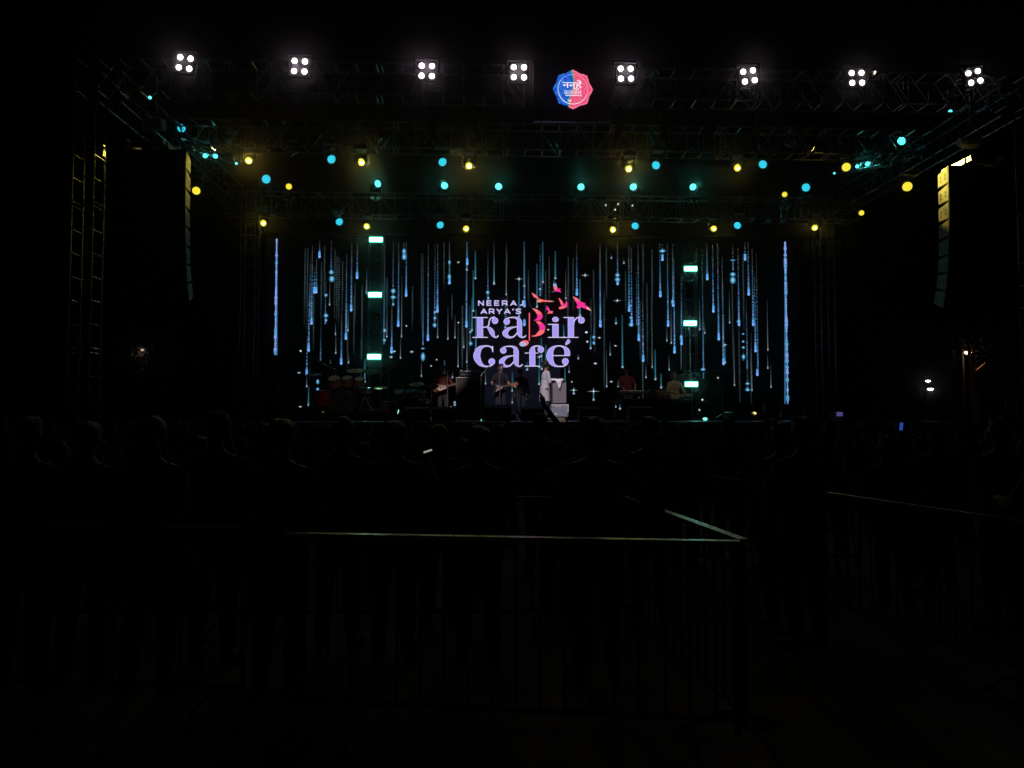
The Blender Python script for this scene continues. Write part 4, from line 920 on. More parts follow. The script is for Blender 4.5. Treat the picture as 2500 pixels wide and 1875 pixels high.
def cyl_drum(t, name, c, axis, r, L, shell, head, lugs=8):
    c = V(c); ax = V(axis).normalized(); b = MB(); b.cyl(c - ax * L / 2, c + ax * L / 2, r, r, 24, False); s = b.build(name, shell, t)
    b = MB(); b.disc(c + ax * (L / 2 - .004), ax, r * .985, 24); b.build('drumhead', head, s); b = MB(); b.disc(c - ax * (L / 2 - .004), -ax, r * .985, 24); b.build('drumhead', head, s)
    b = MB(); q_ = ax.to_track_quat('Z', 'Y')
    for sg in (-1, 1):
        for i in range(24):
            a0, a1 = 2 * math.pi * i / 24, 2 * math.pi * (i + 1) / 24; e = c + ax * sg * L / 2
            b.cyl(e + q_ @ V((r * 1.02 * math.cos(a0), r * 1.02 * math.sin(a0), 0)), e + q_ @ V((r * 1.02 * math.cos(a1), r * 1.02 * math.sin(a1), 0)), .010, None, 5, False)
    b.build('hoop', M_chrome, s)
    b = MB()
    for i in range(lugs):
        a = 2 * math.pi * (i + .3) / lugs; o_ = q_ @ V((r * 1.05 * math.cos(a), r * 1.05 * math.sin(a), 0)); b.cyl(c - ax * L * .5 + o_, c + ax * L * .5 + o_, .005, None, 5); b.box(c + o_, (.025, .025, .04))
    tag(b.build('lug', M_chrome, s), kind='stuff')
def cymbal(t, x, y, z, r, tilt=.2):
    b = MB(); n = 24; vs = []
    RT = Matrix.Rotation(tilt, 3, 'X')
    for rr_, zz in ((.015, .03), (r * .18, .018), (r * .2, .004), (r * .6, -.006), (r, -.022)): vs += [V((x, y, z)) + RT @ V((rr_ * math.cos(2 * math.pi * i / n), rr_ * math.sin(2 * math.pi * i / n), zz)) for i in range(n)]
    b.add(vs, [(j * n + i, j * n + (i + 1) % n, (j + 1) * n + (i + 1) % n, (j + 1) * n + i) for j in range(4) for i in range(n)], None, True); b.build('cymbal', mat('cymbal_brass', (.5, .36, .14), .3, .9, .15, 20), t)
    b = MB(); b.cyl((x, y, .3), (x, y, z + .04), .010)
    for i in range(3): a = i * 2.1 + x; b.cyl((x, y, .34), (x + .24 * math.cos(a), y + .24 * math.sin(a), .01), .008)
    b.build('cymbal_stand', M_chrome, t)
M_redsh = mat('red_shell', (.16, .02, .015), .25, 0, .3, 6); M_wood = mat('amber_shell', (.28, .11, .035), .25, 0, .35, 6); M_skin_b = mat('black_head', (.012, .012, .014), .4); M_skin_w = mat('clear_head', (.22, .22, .20), .35)
def drum_kit(px_, v, z, label, shell, tom_shell, mirror=1, s=1.):
    t = thing('drum_kit', label, 'drum kit', stagepos(px_, v, z), TH + R(-6 * mirror), 'drum kits'); t.scale = (s,) * 3
    cyl_drum(t, 'bass_drum', (0, 0, .33), (0.12 * mirror, -1, 0), .32, .42, M_redsh if shell is M_redsh else shell, M_skin_b, 10)
    cyl_drum(t, 'floor_tom', (-.62 * mirror, .15, .42), (0, -.08, 1), .24, .46, shell, M_skin_w)
    cyl_drum(t, 'rack_tom', (-.26, .05, .90), (0, -.55, .85), .17, .24, tom_shell, M_skin_w, 6)
    cyl_drum(t, 'rack_tom', (.14, .05, .92), (0, -.5, .85), .15, .22, tom_shell, M_skin_w, 6)
    cyl_drum(t, 'rack_tom', (.50, .08, .90), (0.1, -.45, .85), .14, .20, tom_shell, M_skin_w, 6)
    cyl_drum(t, 'snare_drum', (.55 * mirror, .45, .66), (0, -.1, 1), .18, .15, mat('steel_shell', (.6, .6, .6), .25, .9), M_skin_w, 8)
    cymbal(t, -.95, .2, 1.15, .24, .25); cymbal(t, .85, .1, 1.22, .26, -.2); cymbal(t, .25, .5, 1.28, .28, .3); cymbal(t, -.55, .55, 1.22, .22, -.25)
    b = MB()
    for x in (-.2, .2): b.cyl((x, .1, .55), (x, .1, .85), .014)
    for x, y in ((-.3, -.2), (.3, -.2)): b.cyl((x, y, .2), (x * 1.35, y - .1, .01), .012)
    for x in (-.8, -.45): b.cyl((x * mirror, .0, .3), (x * mirror, -.02, .01), .009)
    for i in range(3): a = i * 2.1; b.cyl((.55 * mirror, .45, .5), (.55 * mirror + .25 * math.cos(a), .45 + .25 * math.sin(a), .01), .010)
    tag(b.build('hardware', M_chrome, t), kind='stuff')
drum_kit(835, 21.9, DZ + .245, 'larger drum kit with dark red shells on the low platform at the left', M_redsh, M_wood)
drum_kit(992, 22.9, DZ + .003, 'smaller amber drum kit in front of the seated drummer, left of the bass player', mat('dark_amber', (.25, .09, .03), .3), M_wood, 1, .9)

def amp_stack(px0, px1, ytop, v, label, head=True, trim=M_black, face=M_cab):
    u0 = P(px0, 1000, v)[0]; u1 = P(px1, 1000, v)[0]; wd = u1 - u0; h = P(px0, ytop, v)[2] - DZ
    t = thing('amplifier', label, 'amplifier', W((u0 + u1) / 2, v, DZ), TH, 'amplifiers on the stage')
    b = MB(); b.bbox((0, .25, .04 + h / 2 - .02), (wd, .5, h - .04), .02); b.build('cabinet', face, t)
    b = MB(); b.box((0, -.004, h / 2), (wd * .90, .012, h * .90)); b.build('speaker_grille', mat('amp_cloth', (.05, .045, .05), .9, 0, .3, 90, .3), t)
    b = MB(); rt = .010
    for x in (-wd / 2 + .01, wd / 2 - .01): b.cyl((x, -.005, .04), (x, -.005, h), rt, None, 6)
    b.cyl((-wd / 2, -.005, h), (wd / 2, -.005, h), rt, None, 6); b.build('edge_trim', M_steel, t)
    b = MB()
    for sx in (-1, 1):
        for yy in (.06, .44): b.cyl((sx * (wd / 2 - .07), yy, 0.003), (sx * (wd / 2 - .07), yy, .045), .028)
    b.build('caster', M_black, t)
    return t, wd, h
t, wd, h = amp_stack(1113, 1174, 922, 21.2, 'tall black bass amplifier cabinet between the bass player and the singer')
t2 = thing('valve_amplifier', 'low amplifier head on top of the tall bass cabinet', 'amplifier', t.matrix_basis @ V((0, .2, h + .006)), TH)
b = MB(); b.bbox((0, 0, .09), (wd * .72, .36, .18), .015); b.build('housing', M_cab, t2); b = MB(); b.box((0, -.185, .09), (wd * .66, .012, .13)); b.build('front_panel', mat('panel_dark', (.03, .03, .035), .35, .6), t2)
b = MB()
for i in range(7): b.cyl((-.18 + i * .06, -.19, .08), (-.18 + i * .06, -.215, .08), .014, None, 10)
b.build('knob', M_steel, t2)
b = MB(); b.cyl((-wd * .34, -.18, .185), (wd * .34, -.18, .185), .008); b.build('edge_trim', M_steel, t2)
# grey amp beside the kurta player: road case base, combo, cloth
u0 = P(1346, 1000, 21.0)[0]; u1 = P(1388, 1000, 21.0)[0]; wd = u1 - u0
zt = P(1360, 988, 21.0)[2] - DZ
t = thing('road_case', 'blue-grey case with white metal edges under the grey amplifier, stencilled with a small round logo', 'case', W((u0 + u1) / 2, 21.0, DZ), TH)
b = MB(); b.bbox((0, .2, zt / 2 + .05), (wd, .42, zt - .08), .03); b.build('case_body', mat('case_laminate', (.26, .27, .36), .6, 0, .2, 14), t)
b = MB(); b.box((0, -.018, zt - .008), (wd * 1.0, .02, .03)); b.box((wd / 2 - .012, -.018, zt - .12), (.022, .02, .20)); b.build('edge_trim', M_white, t)
b = MB(); b.box((-.06, -.02, zt - .055), (.20, .006, .022)); b.box((wd / 2 - .10, -.02, zt - .055), (.05, .006, .018)); b.build('printed_strip', M_white, t)
b = MB(); n = 14; b.add([(-.12 + .035 * math.cos(2 * math.pi * i / n) * (1 + .25 * math.sin(3 * i)), -.022, zt * .42 + .035 * math.sin(2 * math.pi * i / n)) for i in range(n)], [tuple(range(n))]); b.build('logo', M_white, t)
b = MB(); b.box((0, .2, .045), (wd * .74, .36, .075)); b.build('wooden_skid', mat('plain_wood', (.20, .15, .10), .7), t)
za = P(1360, 930, 21.0)[2] - DZ; u2 = P(1348, 1000, 21.0)[0]; u3 = P(1384, 1000, 21.0)[0]; wa = u3 - u2
t = thing('amplifier', 'grey-fronted amplifier with a white cloth on it, right of the white kurta', 'amplifier', W((u2 + u3) / 2, 21.0, DZ + zt + .012), TH, 'amplifiers on the stage')
b = MB(); b.bbox((0, .2, (za - zt) / 2), (wa, .38, za - zt), .025); b.build('cabinet', M_cab, t)
b = MB(); b.box((0, .006, (za - zt) / 2 - .01), (wa * .92, .012, (za - zt) * .86)); b.build('speaker_grille', mat('grey_grille', (.22, .19, .21), .85, 0, .2, 110, .3), t)
b = MB(); b.tube([(-.1, .2, za - zt + .0), (-.08, .2, za - zt + .03), (.08, .2, za - zt + .03), (.1, .2, za - zt)], .012); b.build('handle', M_black, t)
b = MB(); vs = []; nn = 14
for i in range(nn + 1):
    s_ = i / nn
    for j in range(9):
        r2 = j / 8; x = -wa * .52 + wa * .72 * r2 + .03 * math.sin(s_ * 6 + r2 * 3); y = .34 - .36 * min(1, s_ * 1.5); z = .035 + .02 * math.sin(i * 1.4 + j)
        if s_ > .66: z -= (s_ - .66) * (.14 + .75 * math.exp(-((r2 - .62) / .15) ** 2)) ; y = -.04 - .012 * math.sin(j * 1.3)
        vs.append((x, y, z))
b.add(vs, [(i * 9 + j, i * 9 + j + 1, (i + 1) * 9 + j + 1, (i + 1) * 9 + j) for i in range(nn) for j in range(8)], None, True)
o = b.build('towel', mat('white_cloth', (.78, .74, .80), .9, 0, .08, 10)); o.location = W((u2 + u3) / 2, 21.0, DZ + za + .012); o.rotation_euler.z = TH; tag(o, 'crumpled white cloth thrown over the grey amplifier', 'towel')
md = o.modifiers.new('s', 'SOLIDIFY'); md.thickness = .008
# stage monitors
def wedge(px_, v, label, s=1., yaw=0.):
    t = thing('stage_monitor', label, 'speaker', stagepos(px_, v, DZ + .003), TH + math.pi + yaw, 'floor monitors on the stage'); t.scale = (s,) * 3
    b = MB(); pr = [(-.24, 0), (.26, 0), (.26, .12), (-.02, .40), (-.24, .34)]; vs = [(-.32, -y, z) for y, z in pr] + [(.32, -y, z) for y, z in pr]; n = 5
    b.add(vs, [tuple(range(n)), tuple(range(2 * n - 1, n - 1, -1))] + [(i, i + n, (i + 1) % n + n, (i + 1) % n) for i in range(n)]); b.build('cabinet', M_cab, t)
    b = MB(); b.add([(-.29, -.252, .135), (.29, -.252, .135), (.29, -.0, .39), (-.29, -.0, .39)], [(0, 1, 2, 3)]); b.build('grille', M_steel, t)
for x, v, lab, s in [(1215,18.6,'wide floor monitor in front of the singer',1.0),(1085,18.4,'floor monitor in front of the bass player',.9),(1300,18.7,'floor monitor below the white kurta player',.9),(1440,18.5,'lone floor monitor right of centre at the stage edge',.9),(1560,18.7,'floor monitor in front of the high platform',.95),(1020,18.2,'floor monitor in front of the smaller drum kit',.9)]: wedge(x, v, lab, s)
t = thing('equipment_box', 'large black box in front of the singer hiding their legs', 'case', stagepos(1216, 21.3), TH)
b = MB(); b.bbox((0, .25, .24), (.78, .5, .46), .02); b.build('case_body', M_cab, t); b = MB(); b.cyl((-.36, -.002, .03), (.36, -.002, .03), .008); b.cyl((-.38, -.002, .46), (.38, -.002, .46), .006); b.build('edge_trim', M_steel, t)
# keyboard
kz = P(1540, 958, 22.3)[2]
t = thing('keyboard', 'small electronic keyboard on a stand in front of the maroon shirt', 'keyboard', W(P(1543, 958, 22.3)[0], 22.3, DZ), TH)
kh = kz - DZ; b = MB(); b.bbox((0, 0, kh), (.80, .30, .07), .01); b.build('key_case', M_black, t); b = MB(); b.cyl((-.38, -.13, kh + .045), (.38, -.13, kh + .045), .008); b.build('edge_trim', M_steel, t)
for i in range(22):
    b = MB() if i == 0 else b
    if i == 0: b.box((0, 0, 0), (.030, .10, .012)); km = b.mesh('key'); km.materials.append(M_white)
    link('key', km, None, t, (-.37 + i * .035, -.075, kh + .042))
b = MB(); b.cyl((-.3, 0, .02), (.3, 0, kh - .04), .014); b.cyl((.3, 0, .02), (-.3, 0, kh - .04), .014); b.cyl((-.3, -.2, .015), (-.3, .2, .015), .014); b.cyl((.3, -.2, .015), (.3, .2, .015), .014); b.build('stand', M_steel, t)
# tabla pair
for x, lab, m_, r2 in ((1592, 'left tabla drum with pinkish body on the high platform', mat('tabla_red', (.30, .09, .08), .5), .15), (1607, 'middle tabla drum on the high platform', mat('tabla_wood', (.22, .12, .06), .5), .12), (1618, 'right tabla drum on the high platform', mat('tabla_green', (.18, .17, .11), .5), .13)):
    t = thing('tabla', lab, 'drum', stagepos(x, 21.3 + (x - 1592) * .004, DZ + .622), TH, 'tabla drums'); b = MB(); n = 20; vs = []
    for rr_, zz in ((r2 * .6, .0), (r2 * 1.05, .08), (r2 * 1.1, .15), (r2 * .95, .23), (r2 * .9, .26)): vs += [(rr_ * math.cos(2 * math.pi * i / n), rr_ * math.sin(2 * math.pi * i / n) - zz * .12, zz) for i in range(n)]
    b.add(vs, [(j * n + i, j * n + (i + 1) % n, (j + 1) * n + (i + 1) % n, (j + 1) * n + i) for j in range(4) for i in range(n)], None, True); b.build('drum_body', m_, t)
    b = MB(); b.disc((0, -.03, .262), (0, -.12, 1), r2 * .92, 20); b.build('drumhead', mat('goat_skin', (.5, .45, .36), .6), t)
    b = MB(); b.disc((0, -.03, .266), (0, -.12, 1), r2 * .40, 16); b.build('black_spot', M_black, t)
    b = MB(); b.ell((0, 0, .012), (r2 * .9, r2 * .9, .035), 16, 5); b.build('cushion_ring', M_maroon, t)
    for i in range(12):
        a = 2 * math.pi * i / 12; b = MB() if i == 0 else b
        b.cyl((r2 * .92 * math.cos(a), r2 * .92 * math.sin(a) - .03, .255), (r2 * 1.12 * math.cos(a), r2 * 1.12 * math.sin(a), .12), .004, None, 4)
    b.build('straps', mat('strap_hide', (.4, .32, .2), .7), t)
# bottle, floor lights, brass item
t = thing('bottle', 'clear water bottle standing on the low platform at stage right', 'bottle', stagepos(1866, 21.5, DZ + .253), 0)
b = MB(); b.cyl((0, 0, 0), (0, 0, .17), .033, .033, 14); b.cyl((0, 0, .17), (0, 0, .215), .033, .013, 14); b.build('bottle_body', mat('clear_plastic', (.5, .6, .6), .1), t); b = MB(); b.cyl((0, 0, .215), (0, 0, .24), .015, .015, 12); b.build('cap', M_white, t)
def floor_light(px_, py_, v, col, label, r2=.05, k=1.2, w_=None):
    u, v, z = P(px_, py_, v); t = thing('floor_light', label, 'stage light', W(u, v, z), TH, 'small lights low on the stage')
    b = MB(); b.bbox((0, .09, -.03), (.16, .12, .13), .015); b.cyl((-.05, .09, -.1), (-.07, .09, DZ - z + .003), .01); b.cyl((.05, .09, -.1), (.07, .09, DZ - z + .003), .01); b.build('housing', M_black, t)
    b = MB(); b.ell((0, .02, 0), (r2 * 1.25, .02, r2 * .8) if not w_ else (w_[0], .02, w_[1]), 12, 6, Matrix.Rotation(w_[2] if w_ else 0, 3, 'Y')); b.build('lens', emis('floor_' + col, srgb(col), k), t)
floor_light(1842, 1009, 21.1, '#ffe98a', 'small pale yellow light on the low platform at stage right', .052)
floor_light(789, 1008, 20.9, '#f4f07a', 'small yellow light at the front of the red drum kit', .03)
floor_light(1722, 1023, 20.0, '#7af0e0', 'small cyan light on the floor below the right strobe tower', .055, 1.6)
floor_light(1175, 1027, 19.6, '#5fd0a8', 'narrow green light on the floor right of the tall amplifier', .02, .9, (.018, .05, 0))
floor_light(972, 1005, 20.5, '#c8fff0', 'thin white slanted light tube in front of the smaller drum kit', .02, 1.1, (.012, .065, .25))
t = thing('brass_horn', 'brass-coloured horn standing at the right end of the low platform', 'instrument', stagepos(1906, 20.9), TH)
b = MB(); b.cyl((0, 0, .003), (0, 0, .08), .07, .02, 12); b.cyl((0, 0, .08), (.01, 0, .24), .018, .02); b.cyl((.01, 0, .24), (.0, -.02, .36), .02, .065, 14, False); b.build('horn_body', mat('brass', (.6, .42, .12), .25, .9), t)
b = MB(); b.tube([(.03, 0, .1), (.06, 0, .14), (.06, 0, .24), (.03, 0, .28)], .007); b.build('valve_tube', mat('brass', (.6, .42, .12)), t)

# potted plants flanking the stage
def leafy(name, loc, h, nl, label, seed, spread=.55, fan=False, cat='plant'):
    rr = random.Random(seed); t = thing(name, label, cat, loc, TH, 'leafy plants flanking the stage')
    b = MB(); b.cyl((0, 0, .003), (0, 0, .32), .14, .19, 16); b.build('pot', mat('pot_clay', (.12, .06, .04), .8), t)
    b = MB()
    for i in range(6): a = rr.uniform(0, 6.28); b.tube([(0, 0, .3), (.08 * math.cos(a), .08 * math.sin(a), h * .45), (.2 * math.cos(a), .2 * math.sin(a), h * .8)], .008)
    b.build('stem', mat('plant_stem', (.10, .09, .04), .8), t)
    lm = mat('leaf', (.045, .075, .025), .45, 0, .35, 10)
    for i in range(nl):
        a = rr.uniform(0, 6.28); el = rr.uniform(-.1, 1.1); L = rr.uniform(.25, .5); z = h * rr.uniform(.4, .95); r0 = rr.uniform(.02, .22)
        b = MB(); vs = []; n = 6; d = V((math.cos(a), math.sin(a), 0)); sd = V((-math.sin(a), math.cos(a), 0))
        for j in range(n + 1):
            s_ = j / n; c = V((0, 0, z)) + d * (r0 + L * s_ * math.cos(el * (1 - s_))) + V((0, 0, L * s_ * math.sin(el) - .35 * L * s_ * s_)); ww = .05 * math.sin(math.pi * (s_ * .9 + .08))
            vs += [c - sd * ww, c + V((0, 0, -.01)), c + sd * ww]
        b.add(vs, [(3 * j + k, 3 * j + k + 1, 3 * j + k + 4, 3 * j + k + 3) for j in range(n) for k in (0, 1)], None, True); b.build('leaf', lm, t)
leafy('potted_plant', stagepos(686, 22.4), 1.7, 46, 'tall leafy potted plant at the far left of the stage', 1)
leafy('potted_plant', stagepos(636, 21.6), 1.4, 34, 'shorter leafy potted plant beside the tall one at the far left of the stage', 2)
leafy('potted_plant', stagepos(1975, 22.2), 1.6, 46, 'tall leafy potted plant at the far right of the stage', 3)
leafy('potted_plant', stagepos(2030, 21.4), 1.2, 30, 'shorter leafy potted plant beside the tall one at the far right of the stage', 4)
t = thing('banner_stand', 'narrow dim upright banner at the far left edge of the stage', 'banner', W(P(584, 900, 23.0)[0], 23.0, DZ), TH)
b = MB(); b.box((0, 0, 1.15), (.19, .012, 2.2)); b.build('banner_cloth', mat('teal_cloth', (.03, .06, .06), .9), t); b = MB(); b.cyl((0, .03, .003), (0, .03, 2.3), .012); b.box((0, .02, .02), (.3, .2, .03)); b.build('stand', M_steel, t)

# ------------------------------------------------------------------ barriers
def barrier(p0, p1, label, M_top=None):
    M_top = M_top or M_dull; M_steel = M_dull
    p0 = V((p0[0], p0[1], 0)); p1 = V((p1[0], p1[1], 0)); d = p1 - p0; L = d.length; a = math.atan2(d.y, d.x)
    t = thing('crowd_barrier', label, 'barrier', p0, a, 'steel crowd barriers'); H_ = 1.10
    b = MB(); b.box((L / 2, 0, H_ - .012), (L, .056, .024)); b.build('top_rail', M_top, t)
    b = MB(); b.cyl((0.02, 0, .18), (L - .02, 0, .18), .019); b.build('bottom_rail', M_steel, t)
    for x in (.02, L - .02):
        b = MB(); b.cyl((x, 0, .10), (x, 0, H_ - .025), .019); b.build('post', M_steel, t)
    n = int(L / .13); bm = MB(); bm.cyl((0, 0, .18), (0, 0, H_ - .025), .0085); me = bm.mesh('bar'); me.materials.append(M_steel)
    for i in range(1, n): link('bar', me, None, t, (L * i / n, 0, 0))
    for x in (.25, L - .25):
        b = MB(); b.tube([(x, -.30, .015), (x, -.05, .10), (x, .05, .10), (x, .30, .015)], .016); b.build('foot', M_steel, t)
    return t
Z1 = 1.10
def pgx(px_, py_): v = PG(px_, py_, Z1); return (v.x, v.y)
b2a, b2b = pgx(693, 1300), pgx(1806, 1320)
barrier(b2a, b2b, 'long barrier across the middle foreground with a teal glint on its top rail', M_rail)
a = pgx(200, 1284); e = pgx(590, 1286.5); dx = V((e[0] - a[0], e[1] - a[1])).normalized(); barrier((e[0] - dx.x * 2.5, e[1] - dx.y * 2.5), (e[0] + .04, e[1]), 'dim barrier across the left foreground, left of the long one')
c = pgx(1806, 1318); e = pgx(1600, 1240); dx = V((e[0] - c[0], e[1] - c[1])).normalized(); barrier((c[0] + .03, c[1] + .03), (c[0] + dx.x * 2.5, c[1] + dx.y * 2.5), 'barrier running away from the corner with a green-lit top rail', M_rail)
n1 = (c[0] + dx.x * 2.55, c[1] + dx.y * 2.55); barrier(n1, (n1[0] + dx.x * 2.5, n1[1] + dx.y * 2.5), 'second barrier of the row leading away along the left of the aisle')
c = pgx(1921, 1187); e = pgx(2500, 1271); dx = V((e[0] - c[0], e[1] - c[1])).normalized(); barrier(c, (c[0] + dx.x * 2.5, c[1] + dx.y * 2.5), 'barrier slanting toward the right edge with a thin grey-lit rail', M_rail)
barrier((c[0] - dx.x * 2.55, c[1] - dx.y * 2.55), (c[0] - dx.x * .05, c[1] - dx.y * .05), 'next barrier beyond the slanting one on the right of the aisle')
c = pgx(1725, 1150); barrier(c, (c[0] + 1.6, c[1] - .5), 'short far barrier across the end of the aisle')
c = pgx(160, 1213); barrier((c[0] - 1, c[1]), (c[0] + 1.5, c[1] + .01), 'far barrier behind the front spectators at the far left')
barrier((c[0] + 1.55, c[1] + .01), (c[0] + 4.05, c[1] + .03), 'far barrier behind the front spectators, left of the plaid shirt')

# ------------------------------------------------------------------ crowd
CM = [mat('crowd_cloth_%s' % n_, c_, .9, 0, .35, 18, .2) for n_, c_ in (('charcoal', (.04, .04, .045)), ('navy', (.02, .025, .06)), ('brown', (.09, .06, .04)), ('grey', (.14, .14, .14)), ('wine', (.10, .02, .03)), ('olive', (.09, .085, .035)), ('tan', (.22, .17, .11)))]
v_down = person(vox=.02, style='tee'); 
v_arms = person(dict(elL=V((-.24, .12, 1.18)), wrL=V((-.10, .24, 1.20)), elR=V((.24, .12, 1.18)), wrR=V((.08, .24, 1.18))), vox=.02, style='long', hair='short')
v_up = person(dict(elR=V((.27, .10, 1.55)), wrR=V((.20, .16, 1.80)), handR=(0, .1, 1)), vox=.02, style='tee')
v_wom = person(vox=.02, style='tee', hair='long', female=True)
v_phone = person(dict(elR=V((.26, .16, 1.28)), wrR=V((.14, .34, 1.48)), handR=(0, .1, 1), elL=V((-.26, .16, 1.28)), wrL=V((-.10, .34, 1.46)), handL=(0, .1, 1)), vox=.02, style='long')
v_cap = person(dict(head=(.5, -.1)), vox=.02, style='tee', hair='short', hat=True)
v_bun = person(dict(head=(-.3, 0), lean=(0, .05)), vox=.02, style='long', hair='bun', female=True)
v_slouch = person(dict(lean=(.16, -.06), head=(.3, -.25), elL=V((-.27, .02, 1.14)), wrL=V((-.20, .18, .98)), elR=V((.25, .08, 1.15)), wrR=V((.10, .24, 1.10))), vox=.02, style='long')
v_side = person(dict(lean=(0, .10), head=(-.8, 0), anR=V((.22, .02, .09)), knR=V((.15, .04, .50))), vox=.02, style='tee')
v_cheer = person(dict(elL=V((-.36, .08, 1.50)), wrL=V((-.30, .14, 1.76)), handL=(.2, .1, 1), elR=V((.34, .10, 1.50)), wrR=V((.24, .16, 1.77)), handR=(-.2, .1, 1), head=(0, .15)), vox=.02, style='tee')
v_hips = person(dict(elL=V((-.40, -.06, 1.16)), wrL=V((-.20, .04, 1.00)), handL=(.7, .3, -.3), elR=V((.40, -.06, 1.16)), wrR=V((.20, .04, 1.00)), handR=(-.7, .3, -.3), head=(.2, .05)), vox=.02, style='tee')
v_long2 = person(dict(head=(.6, .0), lean=(.04, -.07)), vox=.02, style='long', hair='long', female=True)
VAR = [v_down, v_arms, v_slouch, v_wom, v_cap, v_bun, v_side, v_hips, v_long2, v_slouch]
occ = []
def spec(px_, dist, var, label, s=1., rz=0., shirt=0, group=None, x=None):
    x = PD(px_, dist) if x is None else x; occ.append((x, dist))
    return place(var, (x, dist, 0.002), rz + TH, label, s, group, CM[shirt])
# the ones that can be told apart
v_lean = person(dict(lean=(.10, 0), elR=V((.36, .06, 1.20)), wrR=V((.50, .14, 1.06)), handR=(.6, .5, -.3), elL=V((-.26, .05, 1.14)), wrL=V((-.24, .20, .98)), head=(0, -.1)), vox=.016, style='long')
spec(1452, 4.95, v_lean, 'broad-shouldered spectator leaning an arm on the barrier corner, seen from behind', 1.0, 0, 0)
plaid = mat('plaid_shirt', (.10, .09, .04), .9); n = plaid.node_tree.nodes; l = plaid.node_tree.links
ck = n.new('ShaderNodeTexChecker'); ck.inputs['Scale'].default_value = 22; ck.inputs[1].default_value = (.13, .11, .05, 1); ck.inputs[2].default_value = (.07, .06, .03, 1); l.new(n['Texture Coordinate'].outputs['Object'], ck.inputs[0]); l.new(ck.outputs[0], n['Principled BSDF'].inputs['Base Color'])
o = spec(965, 5.5, v_phone, 'spectator in an olive plaid shirt holding up a bright phone, left of centre', .98, -.15, 5)
for ch in o.children:
    if ch.name.startswith('shirt'): ch.material_slots[0].material = plaid
def phone(px_, py_, v, label, on=True, w_=.075, h_=.15, rot=.0, col='#4468d8', rz=0):
    t = thing('phone', label, 'phone', V((PD(px_, v), v, CAMZ + (1017 - py_) / FPX * v)), rz, 'phones held up in the crowd'); t.rotation_euler = (0.1, rot, rz)
    b = MB(); b.bbox((0, .005, 0), (w_, .009, h_), .002); b.build('phone_body', M_black, t); b = MB(); b.box((0, -.0005, 0), (w_ * .9, .001, h_ * .93)); b.build('screen', emis('phone_' + col, srgb(col), .5) if on else M_screen, t)
phone(1045, 1101, 5.15, 'pale lit phone edge held up by the plaid-shirted spectator', True, .014, .066, 1.25, '#c8d0c0')
phone(2199, 1041, 9.0, 'blue phone screen held up in the crowd at the right', True, .045, .10, .05, '#3c62d0')
spec(2199, 9.4, v_phone, 'spectator holding up the blue-lit phone at the right', .97, 0, 1)
v_arm2 = person(dict(elR=V((.24, .08, 1.60)), wrR=V((.06, .10, 1.86)), handR=(-.2, .1, 1)), vox=.018, style='tee', hair='short')
spec(1318, 8.4, v_arm2, 'spectator raising one arm high in front of the white kurta', 1.02, .1, 2)
spec(1583, 6.3, v_down, 'spectator with sloping shoulders standing just beyond the aisle barrier', 1.0, 0, 3)
spec(1958, 5.6, v_arms, 'olive-shirted spectator at the right aisle barrier with a lit shoulder', 1.0, .25, 5)
spec(1905, 6.2, v_down, 'olive-shirted spectator close behind the other one at the right barrier', .97, .1, 5)
spec(1883, 8.4, v_down, 'spectator with a pale rim of light over round head, right of the aisle', .985, 0, 0)
spec(1776, 9.2, v_wom, 'long-haired spectator at the far end of the aisle', .99, 0, 1)
spec(2022, 9.6, v_cap, 'camera operator in a cap standing by the tripod camera at the right', 1.06, -.5, 0)
spec(2560, 4.7, v_arms, 'person in an orange-brown jacket cut off by the right edge', 1.0, .5, 2)
spec(2440, 6.0, v_up, 'spectator lifting one hand near the right edge', 1.0, 0, 0)
spec(530, 5.3, v_cap, 'spectator in a cap with a rim-lit back at the left', 1.02, -.1, 0)
spec(70, 4.8, v_down, 'spectator nearest the left edge behind the dim barrier', 1.0, 0, 1)
spec(215, 5.0, v_arms, 'second spectator from the left edge behind the dim barrier', .98, .1, 0)
spec(375, 4.75, v_wom, 'long-haired spectator behind the right end of the dim left barrier', 1.0, 0, 2)
spec(690, 4.8, v_down, 'spectator behind the left end of the long barrier', .99, 0, 0)
spec(830, 5.6, v_bun, 'spectator with a hair bun left of the plaid shirt', 1.0, 0, 4)
spec(1170, 5.3, v_down, 'spectator in dark clothes right of the plaid shirt behind the long barrier', .96, 0, 0)
# the rest stand in loose rows and cannot be told apart in the dark
rr = random.Random(21); row = 6.6; n_c = 0; rk = 0
OW = ORD + ['ninth', 'tenth', 'eleventh', 'twelfth', 'thirteenth', 'fourteenth', 'fifteenth', 'sixteenth', 'seventeenth', 'eighteenth', 'nineteenth', 'twentieth', 'twenty-first', 'twenty-second', 'twenty-third', 'twenty-fourth']
while row < 15.6:
    half = row * .80; x = -half + rr.uniform(0, .4); k_row = 0
    while x < half:
        xx = x + rr.uniform(-.12, .12); dd = row + rr.uniform(-.38, .38)
        aisle = 1.0 < xx < 2.5 and dd < 8.5
        if not aisle and all((xx - a_) ** 2 + (dd - b_) ** 2 > .42 ** 2 for a_, b_ in occ):
            vv = rr.choice(VAR + ([v_up, v_phone, v_cheer, v_phone] if rr.random() < .3 else []))
            if abs(xx / dd) < .74:
                spec(0, dd, vv, 'dark spectator, %s from the left in the %s standing row counted back from the stage' % (OW[k_row], OW[9 - rk]), rr.choice([rr.uniform(.82, .89), rr.uniform(.87, .93), rr.uniform(.90, .965)]), rr.uniform(-.7, .7), rr.randrange(7), 'spectators standing in rows before the stage', x=xx); n_c += 1; k_row += 1
        x += rr.choice([.5, .55, .8, 1.1, 1.5, 1.9])
    row += .95; rk += 1
print('crowd', n_c)
